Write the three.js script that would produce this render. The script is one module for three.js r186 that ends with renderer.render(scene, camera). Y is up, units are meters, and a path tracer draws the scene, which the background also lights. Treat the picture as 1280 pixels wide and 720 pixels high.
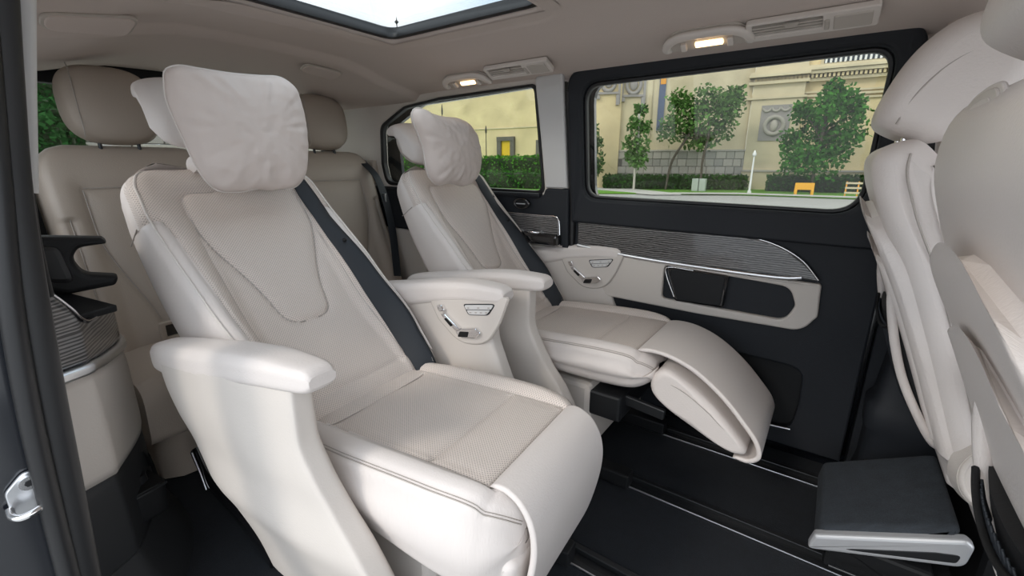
import * as THREE from 'three';
import { mergeGeometries } from 'three/addons/utils/BufferGeometryUtils.js';
import { RectAreaLightUniformsLib } from 'three/addons/lights/RectAreaLightUniformsLib.js';
import { ImprovedNoise } from 'three/addons/math/ImprovedNoise.js';

// ---------------------------------------------------------------- camera, sky, light, exposure
const scene = new THREE.Scene();
const renderer = new THREE.WebGLRenderer({ antialias: true });
renderer.toneMapping = THREE.LinearToneMapping;
renderer.toneMappingExposure = 1.42;
renderer.shadowMap.enabled = true;
RectAreaLightUniformsLib.init();
const camera = new THREE.PerspectiveCamera(65.93, 1280 / 720, 0.01, 300);
camera.rotation.order = 'YXZ';
camera.position.set(0, 1, 0);
camera.rotation.set(-15.6 * Math.PI / 180, 35.5 * Math.PI / 180, 0);
scene.add(camera);

let seed = 20240611;
const rnd = () => { seed = (seed * 1664525 + 1013904223) >>> 0; return seed / 4294967296; };
const noise = new ImprovedNoise();
const fbm = (x, y, z, o = 4) => { let a = 0.5, s = 0; for (let i = 0; i < o; i++) { s += a * noise.noise(x, y, z); x *= 2.03; y *= 2.03; z *= 2.03; a *= 0.5; } return s; };

{ // soft bright sky: thin blue with broad white cloud, the same all round
  const w = 512, h = 256, d = new Uint8Array(w * h * 4);
  for (let j = 0; j < h; j++) for (let i = 0; i < w; i++) {
    const th = (i / w) * Math.PI * 2, ph = (j / h - 0.5) * Math.PI, c = Math.cos(ph);
    const n = fbm(Math.cos(th) * c * 2.2 + 5, Math.sin(ph) * 3.4 + 3, Math.sin(th) * c * 2.2 + 1, 5);
    const k = Math.min(1, Math.max(0, 0.62 + n * 1.5)), q = (j * w + i) * 4;
    d[q] = 190 + 58 * k; d[q + 1] = 210 + 38 * k; d[q + 2] = 228 + 22 * k; d[q + 3] = 255;
  }
  const t = new THREE.DataTexture(d, w, h); t.colorSpace = THREE.SRGBColorSpace; t.magFilter = THREE.LinearFilter;
  t.mapping = THREE.EquirectangularReflectionMapping; t.needsUpdate = true;
  scene.background = t; scene.environment = t;
  scene.backgroundIntensity = 1.9; scene.environmentIntensity = 1.9;
}
const sun = new THREE.DirectionalLight(0xfff6ea, 0.85);       // veiled sun, high behind the open door
sun.position.set(-4, 8.5, 10); sun.target.position.set(-0.8, 0.5, -1); scene.add(sun, sun.target);
sun.castShadow = true; sun.shadow.radius = 24; sun.shadow.mapSize.set(2048, 2048);
Object.assign(sun.shadow.camera, { left: -30, right: 30, top: 30, bottom: -30, near: 0.5, far: 80 });

// ---------------------------------------------------------------- helpers
const V = (x, y, z) => new THREE.Vector3(x, y, z);
const R = Math.PI / 180;
const lerp = (a, b, t) => a + (b - a) * t;
const clamp = (x, a = 0, b = 1) => Math.min(b, Math.max(a, x));
const smooth = (a, b, x) => { const t = clamp((x - a) / (b - a)); return t * t * (3 - 2 * t); };
const range = (n, f) => Array.from({ length: n }, (_, i) => f(i));
const mirrorZ = (a) => a.map(([x, y, z]) => [x, y, -z]);
function tab(rows) {                                        // smooth table lookup (monotone cubic on each interval)
  return (x) => {
    if (x <= rows[0][0]) return rows[0][1];
    for (let i = 1; i < rows.length; i++) if (x <= rows[i][0]) {
      const [x0, y0] = rows[i - 1], [x1, y1] = rows[i], h = x1 - x0, m = (y1 - y0) / h;
      const sl = (k) => { if (k <= 0 || k >= rows.length - 1) return (k <= 0 ? (rows[1][1] - rows[0][1]) / (rows[1][0] - rows[0][0]) : (rows[k][1] - rows[k - 1][1]) / (rows[k][0] - rows[k - 1][0]));
        const a = (rows[k][1] - rows[k - 1][1]) / (rows[k][0] - rows[k - 1][0]), b = (rows[k + 1][1] - rows[k][1]) / (rows[k + 1][0] - rows[k][0]); return a * b <= 0 ? 0 : 2 * a * b / (a + b); };
      const d0 = sl(i - 1), d1 = sl(i), t = (x - x0) / h, t2 = t * t, t3 = t2 * t;
      return y0 * (2 * t3 - 3 * t2 + 1) + d0 * h * (t3 - 2 * t2 + t) + y1 * (3 * t2 - 2 * t3) + d1 * h * (t3 - t2);
    }
    return rows[rows.length - 1][1];
  };
}
const curve = (pts, closed = false, type = 'centripetal') => new THREE.CatmullRomCurve3(pts.map((p) => V(p[0], p[1], p[2] || 0)), closed, type);
const taken = {};
function numbered(name) { const n = taken[name] = (taken[name] ?? -1) + 1; return n ? name + '_' + String(n).padStart(3, '0') : name; }
function obj(name, geo, mat, parent = scene) {              // one named mesh
  if (Array.isArray(geo)) geo = join(geo);
  const m = new THREE.Mesh(geo, mat); m.name = parent === scene ? numbered(name) : name; m.castShadow = m.receiveShadow = true; parent.add(m); return m;
}
function thing(name, label, category, pos = [0, 0, 0], turn = 0, group) {
  const g = new THREE.Group(); g.name = numbered(name); g.position.set(...pos); g.rotation.y = turn; g.userData = { label, category }; if (group) g.userData.group = group; scene.add(g); return g;
}
const tag = (o, label, category, group) => { o.userData.label = label; if (category) o.userData.category = category; if (group) o.userData.group = group; return o; };
const struct = (o, label, category) => { o.userData.kind = 'structure'; if (label) o.userData.label = label; if (category) o.userData.category = category; return o; };
function join(list) {
  return mergeGeometries(list.map((g) => { g = g.index ? g.toNonIndexed() : g.clone(); for (const k of Object.keys(g.attributes)) if (!['position', 'normal', 'uv'].includes(k)) g.deleteAttribute(k);
    if (!g.attributes.uv) g.setAttribute('uv', new THREE.Float32BufferAttribute(new Float32Array(g.attributes.position.count * 2), 2)); return g; }));
}
// grid of points P[i][j] -> shared-normal surface; UV in metres
function gridSurf(P, { closed = false, UV = null, flip = false } = {}) {
  const n = P.length, m = P[0].length, M = closed ? m + 1 : m, pos = [], uv = [], idx = [];
  let vv = 0;
  for (let i = 0; i < n; i++) {
    if (i) vv += Math.hypot(...[0, 1, 2].map((k) => P[i][0][k] - P[i - 1][0][k]));
    let uu = 0;
    for (let j = 0; j < M; j++) {
      const p = P[i][j % m]; pos.push(...p);
      if (j) { const o = P[i][j - 1]; uu += Math.hypot(p[0] - o[0], p[1] - o[1], p[2] - o[2]); }
      if (UV) uv.push(...UV[i][j % m]); else uv.push(uu, vv);
    }
  }
  for (let i = 0; i < n - 1; i++) for (let j = 0; j < M - 1; j++) {
    const a = i * M + j, b = a + 1, c = a + M, d = c + 1;
    flip ? idx.push(a, b, c, b, d, c) : idx.push(a, c, b, b, c, d);
  }
  const g = new THREE.BufferGeometry();
  g.setAttribute('position', new THREE.Float32BufferAttribute(pos, 3)); g.setAttribute('uv', new THREE.Float32BufferAttribute(uv, 2)); g.setIndex(idx); g.computeVertexNormals();
  if (closed) { const N = g.attributes.normal; for (let i = 0; i < n; i++) { const a = i * M, b = a + m, v = V(N.getX(a) + N.getX(b), N.getY(a) + N.getY(b), N.getZ(a) + N.getZ(b)).normalize(); N.setXYZ(a, v.x, v.y, v.z); N.setXYZ(b, v.x, v.y, v.z); } }
  g.userData = { n, m: M }; return g;
}
// pick the quads of a gridSurf for which pred(i, j) holds
function pick(g, pred) {
  const { n, m } = g.userData, src = g.index.array, idx = [], map = new Map(), P = [], N = [], U = [], A = g.attributes;
  for (let i = 0; i < n - 1; i++) for (let j = 0; j < m - 1; j++) if (pred(i, j)) for (let k = 0; k < 6; k++) {
    const s = src[(i * (m - 1) + j) * 6 + k]; let t = map.get(s);
    if (t === undefined) { t = map.size; map.set(s, t); P.push(A.position.getX(s), A.position.getY(s), A.position.getZ(s)); N.push(A.normal.getX(s), A.normal.getY(s), A.normal.getZ(s)); U.push(A.uv.getX(s), A.uv.getY(s)); }
    idx.push(t);
  }
  const r = new THREE.BufferGeometry();
  r.setAttribute('position', new THREE.Float32BufferAttribute(P, 3)); r.setAttribute('normal', new THREE.Float32BufferAttribute(N, 3)); r.setAttribute('uv', new THREE.Float32BufferAttribute(U, 2)); r.setIndex(idx); return r;
}
// closed rings -> solid with flat caps; orientation fixed by signed volume
function loft(rings, { caps = true } = {}) {
  const parts = [gridSurf(rings, { closed: true })];
  if (caps) for (const [r, f] of [[rings[0], true], [rings[rings.length - 1], false]]) {
    const c = [0, 1, 2].map((k) => r.reduce((s, p) => s + p[k], 0) / r.length), pos = [], uv = [];
    for (let j = 0; j < r.length; j++) { const a = r[j], b = r[(j + 1) % r.length]; for (const p of (f ? [c, b, a] : [c, a, b])) { pos.push(...p); uv.push(p[0] + p[2], p[1]); } }
    const g = new THREE.BufferGeometry(); g.setAttribute('position', new THREE.Float32BufferAttribute(pos, 3)); g.setAttribute('uv', new THREE.Float32BufferAttribute(uv, 2)); g.computeVertexNormals(); parts.push(g);
  }
  const g = join(parts); return outward(g);
}
function outward(g) {                                       // flips a closed mesh whose faces point inwards
  const p = g.attributes.position; let v = 0; const a = V(), b = V(), c = V();
  for (let i = 0; i < p.count; i += 3) { a.fromBufferAttribute(p, i); b.fromBufferAttribute(p, i + 1); c.fromBufferAttribute(p, i + 2); v += a.dot(b.cross(c)); }
  if (v < 0) { const A = g.attributes; for (const k of ['position', 'normal', 'uv']) { const t = A[k], s = t.itemSize; for (let i = 0; i < t.count; i += 3) for (let q = 0; q < s; q++) { const x = t.array[(i + 1) * s + q]; t.array[(i + 1) * s + q] = t.array[(i + 2) * s + q]; t.array[(i + 2) * s + q] = x; } }
    const N = A.normal.array; for (let i = 0; i < N.length; i++) N[i] = -N[i]; }
  return g;
}
// superellipse ring about (cx, cz) at height y (horizontal) : half sizes a, b, power p
const ringXZ = (cx, y, cz, a, b, p = 4, n = 40) => range(n, (i) => { const t = i / n * Math.PI * 2, c = Math.cos(t), s = Math.sin(t), k = Math.pow(Math.pow(Math.abs(c), p) + Math.pow(Math.abs(s), p), -1 / p); return [cx + a * c * k, y, cz + b * s * k]; });
const superRing = (a, b, p = 4, n = 40) => range(n, (i) => { const t = i / n * Math.PI * 2, c = Math.cos(t), s = Math.sin(t), k = Math.pow(Math.pow(Math.abs(c), p) + Math.pow(Math.abs(s), p), -1 / p); return [a * c * k, b * s * k]; });
// closed smooth 2D outline through points
const outline = (pts, n = 64, tension = 0.5) => { const c = new THREE.CatmullRomCurve3(pts.map((p) => V(p[0], p[1], 0)), true, 'catmullrom', tension); return range(n, (i) => { const p = c.getPoint(i / n); return [p.x, p.y]; }); };
// rounded polygon: corners [x, y, radius]
function roundPoly(pts, seg = 6) {
  const out = [], n = pts.length;
  for (let i = 0; i < n; i++) {
    const [x, y, r = 0] = pts[i], a = pts[(i + n - 1) % n], b = pts[(i + 1) % n];
    if (!r) { out.push([x, y]); continue; }
    const u = [a[0] - x, a[1] - y], v = [b[0] - x, b[1] - y], lu = Math.hypot(...u), lv = Math.hypot(...v); u[0] /= lu; u[1] /= lu; v[0] /= lv; v[1] /= lv;
    const ang = Math.acos(clamp(u[0] * v[0] + u[1] * v[1], -1, 1)), d = Math.min(r / Math.tan(ang / 2), lu * 0.49, lv * 0.49);
    const p0 = [x + u[0] * d, y + u[1] * d], p1 = [x + v[0] * d, y + v[1] * d];
    for (let k = 0; k <= seg; k++) { const t = k / seg, q = 1 - t; out.push([q * q * p0[0] + 2 * q * t * x + t * t * p1[0], q * q * p0[1] + 2 * q * t * y + t * t * p1[1]]); }
  }
  return out;
}
const shapeOf = (pts, holes = []) => { const s = new THREE.Shape(pts.map((p) => new THREE.Vector2(p[0], p[1]))); for (const h of holes) s.holes.push(new THREE.Path(h.map((p) => new THREE.Vector2(p[0], p[1])))); return s; };
// plate: outline in (x, y), thickness along +z, bevelled edge
function plate(pts, depth, { holes = [], bevel = 0.003, seg = 2 } = {}) {
  const b = Math.min(bevel, depth * 0.49);
  const g = new THREE.ExtrudeGeometry(shapeOf(pts, holes), { depth: depth - 2 * b, bevelEnabled: b > 0, bevelThickness: b, bevelSize: b, bevelOffset: -b, bevelSegments: seg, curveSegments: 8, steps: 1 });
  g.translate(0, 0, b); return g;
}
// puffed pad from a closed outline (x, y): thickness profile, optional front/back difference
function puff(pts, thick, { power = 2.4, rows = 10, back = 1, bulge = 0, warp = null } = {}) {
  const n = pts.length, cx = pts.reduce((s, p) => s + p[0], 0) / n, cy = pts.reduce((s, p) => s + p[1], 0) / n, rings = [];
  const ts = range(rows * 2 + 1, (i) => i / rows - 1);      // -1 back centre .. 0 edge .. 1 front centre
  for (const t of ts) {
    const a = Math.abs(t), k = a, sc = 1 - k * 0.999, e = 1 - Math.pow(sc, power), h = Math.pow(Math.max(0, e), 1 / power) * thick / 2 * (t < 0 ? back : 1);
    rings.push(pts.map(([x, y]) => { let X = cx + (x - cx) * sc, Y = cy + (y - cy) * sc, Z = Math.sign(t) * h + bulge * (1 - sc * sc); if (warp) [X, Y, Z] = warp(X, Y, Z, sc, t); return [X, Y, Z]; }));
  }
  return loft(rings, { caps: false });
}
const tube = (pts, r, n = 40, seg = 8, closed = false, type = 'centripetal') => new THREE.TubeGeometry(curve(pts, closed, type), n, r, seg, closed);
// sweep a closed 2D profile [a, b] along a curve; a along side, b along up (up vector given)
function sweep(pts, profile, { n = 40, up = [0, 1, 0], type = 'centripetal', scale = null, straight = false } = {}) {
  const c = curve(pts, false, type), U = V(...up), rings = [];
  const at = straight ? pts.map((_, i) => i / (pts.length - 1)) : range(n + 1, (i) => i / n);
  for (const t of at) {
    const p = straight ? c.getPoint(t) : c.getPointAt(t), T = straight ? c.getTangent(t) : c.getTangentAt(t), S = V().crossVectors(T, U).normalize(), W = V().crossVectors(S, T).normalize(), k = scale ? scale(t) : 1;
    rings.push(profile.map(([a, b]) => [p.x + (S.x * a + W.x * b) * k, p.y + (S.y * a + W.y * b) * k, p.z + (S.z * a + W.z * b) * k]));
  }
  return loft(rings);
}
const box = (x0, x1, y0, y1, z0, z1, r = 0.004) => { const g = plate(roundPoly([[x0, y0, r], [x1, y0, r], [x1, y1, r], [x0, y1, r]], 3), Math.abs(z1 - z0), { bevel: Math.min(r, Math.abs(z1 - z0) * 0.3) }); g.translate(0, 0, Math.min(z0, z1)); return g; };
const move = (g, x, y, z) => g.translate(x, y, z);
function segDist(px, py, ax, ay, bx, by) { const dx = bx - ax, dy = by - ay, t = clamp(((px - ax) * dx + (py - ay) * dy) / (dx * dx + dy * dy || 1)); return Math.hypot(px - ax - dx * t, py - ay - dy * t); }
const lineDist = (px, py, L) => { let d = 9; for (let i = 1; i < L.length; i++) d = Math.min(d, segDist(px, py, L[i - 1][0], L[i - 1][1], L[i][0], L[i][1])); return d; };
const inPoly = (x, y, P) => { let c = false; for (let i = 0, j = P.length - 1; i < P.length; j = i++) if ((P[i][1] > y) !== (P[j][1] > y) && x < (P[j][0] - P[i][0]) * (y - P[i][1]) / (P[j][1] - P[i][1]) + P[i][0]) c = !c; return c; };

// ---------------------------------------------------------------- materials
function tex(w, h, fn, { srgb = false, rep = [1, 1] } = {}) {
  const d = new Uint8Array(w * h * 4);
  for (let j = 0; j < h; j++) for (let i = 0; i < w; i++) { const c = fn(i / w, j / h, i, j), q = (j * w + i) * 4; if (typeof c === 'number') d[q] = d[q + 1] = d[q + 2] = clamp(c) * 255; else { d[q] = clamp(c[0]) * 255; d[q + 1] = clamp(c[1]) * 255; d[q + 2] = clamp(c[2]) * 255; } d[q + 3] = 255; }
  const t = new THREE.DataTexture(d, w, h); t.wrapS = t.wrapT = THREE.RepeatWrapping; t.magFilter = THREE.LinearFilter; t.minFilter = THREE.LinearMipmapLinearFilter; t.generateMipmaps = true; t.repeat.set(...rep); if (srgb) t.colorSpace = THREE.SRGBColorSpace; t.needsUpdate = true; return t;
}
const tile = (u, v, f, z = 0, o = 3) => { // seamless fbm
  const a = fbm(u * f, v * f, z, o), b = fbm((u - 1) * f, v * f, z, o), c = fbm(u * f, (v - 1) * f, z, o), d = fbm((u - 1) * f, (v - 1) * f, z, o);
  return lerp(lerp(a, b, u), lerp(c, d, u), v);
};
const grainTex = tex(256, 256, (u, v) => 0.55 + 0.9 * tile(u, v, 26, 3, 3) - 0.5 * Math.abs(tile(u, v, 40, 8, 2)), { rep: [9, 9] });
const fabricTex = tex(256, 256, (u, v) => 0.5 + 0.8 * tile(u, v, 60, 1, 2) + 0.25 * (rnd() - 0.5), { rep: [6, 6] });
const hole = (u, v) => { const x = u * 8, y = v * 8, d1 = Math.hypot(x - Math.round(x), y - Math.round(y)), d2 = Math.hypot(x - 0.5 - Math.round(x - 0.5), y - 0.5 - Math.round(y - 0.5)); return smooth(0.16, 0.24, Math.min(d1, d2)); };
const perfBump = tex(256, 256, (u, v) => hole(u, v) * 0.9, { rep: [1 / 0.052, 1 / 0.052] });
const perfMap = tex(256, 256, (u, v) => { const h = lerp(0.82, 1, hole(u, v)); return [h, h * 0.985, h * 0.97]; }, { srgb: true, rep: [1 / 0.052, 1 / 0.052] });
const carpetTex = tex(256, 256, (u, v) => 0.5 + 0.6 * tile(u, v, 50, 2, 2) + 0.5 * (rnd() - 0.5), { rep: [5, 5] });
const carpetMap = tex(256, 256, (u, v) => { const k = 0.7 + 0.45 * tile(u, v, 9, 4, 4) + 0.35 * (rnd() - 0.5); return [k * 0.86, k * 0.93, k]; }, { rep: [3, 3] });
const pinTex = tex(256, 512, (u, v) => { const y = v * 14 + 1.1 * tile(u, v, 6, 2, 3), f = y - Math.floor(y), s = smooth(0.3, 0.42, f) * (1 - smooth(0.78, 0.9, f)), g = 0.8 + 0.5 * tile(u, v, 30, 7, 2); const k = lerp(0.02, 0.42, s) * g; return [k, k * 0.98, k * 0.97]; }, { rep: [4, 10] });
const std = (c, rough, extra = {}) => new THREE.MeshPhysicalMaterial({ color: new THREE.Color().setRGB(...c), roughness: rough, ...extra });
const LEATHER = [0.69, 0.635, 0.602];
const M = {
  leather: std(LEATHER, 0.46, { bumpMap: grainTex, bumpScale: 0.0005, specularIntensity: 0.7 }),
  perf: std(LEATHER, 0.5, { map: perfMap, bumpMap: perfBump, bumpScale: 0.0005, specularIntensity: 0.6 }),
  piping: std([0.70, 0.65, 0.61], 0.5),
  stitch: std([0.42, 0.38, 0.345], 0.7),
  shell: std([0.62, 0.57, 0.525], 0.5, { bumpMap: grainTex, bumpScale: 0.0003, specularIntensity: 0.6 }),
  suede: std([0.66, 0.58, 0.54], 0.92, { bumpMap: fabricTex, bumpScale: 0.0004, sheen: 0.35, sheenRoughness: 0.6, sheenColor: new THREE.Color(0.9, 0.85, 0.82) }),
  bench: std([0.44, 0.375, 0.315], 0.5, { bumpMap: grainTex, bumpScale: 0.0005 }),
  headliner: std([0.60, 0.515, 0.465], 0.95, { bumpMap: fabricTex, bumpScale: 0.0006 }),
  trimCream: std([0.60, 0.55, 0.50], 0.55),
  pillarGrey: std([0.58, 0.57, 0.56], 0.6),
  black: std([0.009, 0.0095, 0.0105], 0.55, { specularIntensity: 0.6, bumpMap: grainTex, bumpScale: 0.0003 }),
  doorBlack: std([0.0145, 0.0165, 0.0205], 0.6, { specularIntensity: 0.6, bumpMap: grainTex, bumpScale: 0.0004 }),
  skirt: std([0.022, 0.0235, 0.026], 0.6),
  rubber: std([0.012, 0.012, 0.013], 0.45),
  gloss: std([0.008, 0.008, 0.009], 0.08, { clearcoat: 1, clearcoatRoughness: 0.04 }),
  pin: std([0.55, 0.54, 0.54], 0.28, { map: pinTex, clearcoat: 1, clearcoatRoughness: 0.06 }),
  chrome: std([0.86, 0.86, 0.87], 0.12, { metalness: 1 }),
  satin: std([0.72, 0.73, 0.75], 0.32, { metalness: 1 }),
  silver: std([0.55, 0.56, 0.58], 0.4, { metalness: 0.4 }),
  carpet: std([0.012, 0.0145, 0.019], 0.95, { map: carpetMap, bumpMap: carpetTex, bumpScale: 0.0015 }),
  mat: std([0.05, 0.056, 0.064], 0.95, { map: carpetMap, bumpMap: carpetTex, bumpScale: 0.001 }),
  belt: std([0.014, 0.018, 0.024], 0.65),
  rail: std([0.035, 0.037, 0.04], 0.35, { metalness: 0.5 }),
  paint: std([0.010, 0.012, 0.017], 0.25, { clearcoat: 1, clearcoatRoughness: 0.1 }),
  glass: new THREE.MeshPhysicalMaterial({ color: new THREE.Color().setRGB(0.76, 0.765, 0.73), roughness: 0.0, transmission: 1, thickness: 0, ior: 1.45 }),
  roofGlass: new THREE.MeshPhysicalMaterial({ color: new THREE.Color().setRGB(0.80, 0.83, 0.84), roughness: 0.0, transmission: 1, thickness: 0, ior: 1.45 }),
  ventFrame: std([0.68, 0.62, 0.57], 0.5),
  darkHole: std([0.012, 0.012, 0.013], 0.8),
  button: std([0.62, 0.61, 0.60], 0.4),
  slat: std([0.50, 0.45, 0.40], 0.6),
};

// ================================================================ THE VAN: floor, roof, walls
const ZC = -0.9;
const leanK = 0.19, lean = (g, y0 = 0.88, k = leanK) => { const p = g.attributes.position; for (let i = 0; i < p.count; i++) p.setZ(i, p.getZ(i) + Math.max(0, p.getY(i) - y0) * k); g.computeVertexNormals(); return g; };
const RAILS = [-0.515, -0.87, -1.23, -1.58];
{ // floor: carpet strips between aluminium seat rails
  const floor = struct(obj('floor', box(-2.42, 1.2, -0.09, -0.022, -1.72, -0.08, 0.002), M.black), 'black van floor under the carpet', 'floor');
  const zs = [-1.70, ...RAILS.slice().reverse(), -0.10];
  for (let i = 0; i < zs.length - 1; i++) {
    const a = zs[i] + (i ? 0.034 : 0), b = zs[i + 1] - (i < zs.length - 2 ? 0.034 : 0);
    obj('carpet_strip', box(-2.4, 1.15, -0.03, 0, a, b, 0.004), M.carpet, floor);
  }
  RAILS.forEach((z, i) => {
    const names = ['beside the open door', 'under the middle of the near seat', 'along the middle of the cabin', 'beside the closed sliding door'];
    const r = thing('seat_rail', 'dark slotted metal seat rail in the carpet ' + names[i], 'seat rail', [0, 0, z]);
    obj('channel', box(-2.4, 1.1, -0.022, -0.012, -0.032, 0.032, 0.001), M.rail, r);
    for (const [s, m] of [[-1, M.rail], [1, M.rail]]) obj('flange', box(-2.4, 1.1, -0.022, 0.004, s * 0.034 - (s > 0 ? 0.018 : 0), s * 0.034 + (s > 0 ? 0 : 0.018), 0.002), m, r);
    obj('bright_edge', box(-2.4, 1.1, 0.001, 0.0065, 0.0335, 0.0375, 0.001), M.satin, r);
  });
}
// ---- headliner
const ceilA = tab([[0, 1.408], [0.25, 1.402], [0.36, 1.383], [0.46, 1.354], [0.56, 1.335], [0.64, 1.318], [0.70, 1.30]]);
const ceilX = tab([[-2.4, -0.03], [-2.2, -0.03], [-1.9, -0.03], [-1.68, -0.028], [-1.655, -0.018], [-1.63, -0.004], [-1.5, 0], [0.0, 0], [0.5, -0.02], [1.0, -0.1]]);
const ceilY = (x, z) => ceilA(Math.abs(z - ZC)) + ceilX(x);
const SR = { x0: -1.345, x1: -0.72, z0: -1.165, z1: -0.52 };
{
  const xs = [...new Set([...range(27, (i) => -2.4 + i * 0.04), ...range(14, (i) => -1.69 + i * 0.006), SR.x0, ...range(12, (i) => SR.x0 + (i + 1) * (SR.x1 - SR.x0) / 12), ...range(34, (i) => SR.x1 + (i + 1) * 0.05)])].sort((a, b) => a - b).filter((x, i, a) => !i || x - a[i - 1] > 0.003);
  const zs = [...range(13, (i) => -1.60 + i * (SR.z0 + 1.60) / 13), ...range(12, (i) => SR.z0 + i * (SR.z1 - SR.z0) / 12), ...range(13, (i) => SR.z1 + i * (-0.20 - SR.z1) / 12)];
  const P = xs.map((x) => zs.map((z) => [x, ceilY(x, z), z]));
  const e = 1e-4, g = gridSurf(P, { UV: P.map((r) => r.map((p) => [p[0], p[2]])) });
  const inHole = (i, j) => xs[i] >= SR.x0 - e && xs[i + 1] <= SR.x1 + e && zs[j] >= SR.z0 - e && zs[j + 1] <= SR.z1 + e;
  const lower = pick(g, (i, j) => !inHole(i, j)), upper = lower.clone().translate(0, 0.012, 0);
  const ceiling = struct(obj('ceiling', join([lower, upper]), M.headliner), 'beige fabric headliner curving down to the windows', 'ceiling');
  // rolled fabric edge of the sunroof opening
  const rr = (o, y, r) => roundPoly([[SR.x0 - o, SR.z0 - o, r + o], [SR.x1 + o, SR.z0 - o, r + o], [SR.x1 + o, SR.z1 + o, r + o], [SR.x0 - o, SR.z1 + o, r + o]], 8).map(([x, z]) => [x, y, z]);
  const lip = [[0.06, 1.40], [0.045, 1.399], [0.03, 1.40], [0.012, 1.404], [0.002, 1.410], [0, 1.420], [0.01, 1.428], [0.03, 1.43]].map(([o, y]) => rr(o, y, 0.05).map((p) => [p[0], o > 0.03 ? Math.min(ceilY(p[0], p[2]) - 0.0015, y) : y, p[2]]));
  obj('opening_roll', gridSurf(lip, { closed: true, flip: true }), M.headliner, ceiling);
  const fr = struct(obj('trim_1', gridSurf([[0.002, 1.416], [-0.016, 1.416], [-0.018, 1.418], [-0.018, 1.446], [0.02, 1.446]].map(([o, y]) => rr(o, y, 0.05)), { closed: true, flip: true }), M.rubber), 'black frame of the sunroof', 'sunroof frame');
  const roofHole = rr(-0.004, 0, 0.05).map((p) => [p[0], -p[2]]);
  const roof = plate([[-2.6, 0.02], [1.2, 0.02], [1.2, 1.78], [-2.6, 1.78]], 0.02, { holes: [roofHole], bevel: 0 }); roof.rotateX(-Math.PI / 2); roof.translate(0, 1.432, 0);
  struct(obj('roof', roof, M.paint), 'dark painted roof panel over the cabin', 'roof');
  const pane = plate(roundPoly([[SR.x0, -SR.z0, 0.05], [SR.x1, -SR.z0, 0.05], [SR.x1, -SR.z1, 0.05], [SR.x0, -SR.z1, 0.05]], 8), 0.004, { bevel: 0 }); pane.rotateX(-Math.PI / 2); pane.translate(0, 1.44, 0);
  struct(obj('window_1', pane, M.roofGlass), 'glass sunroof pane showing pale sky', 'sunroof');
}
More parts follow.
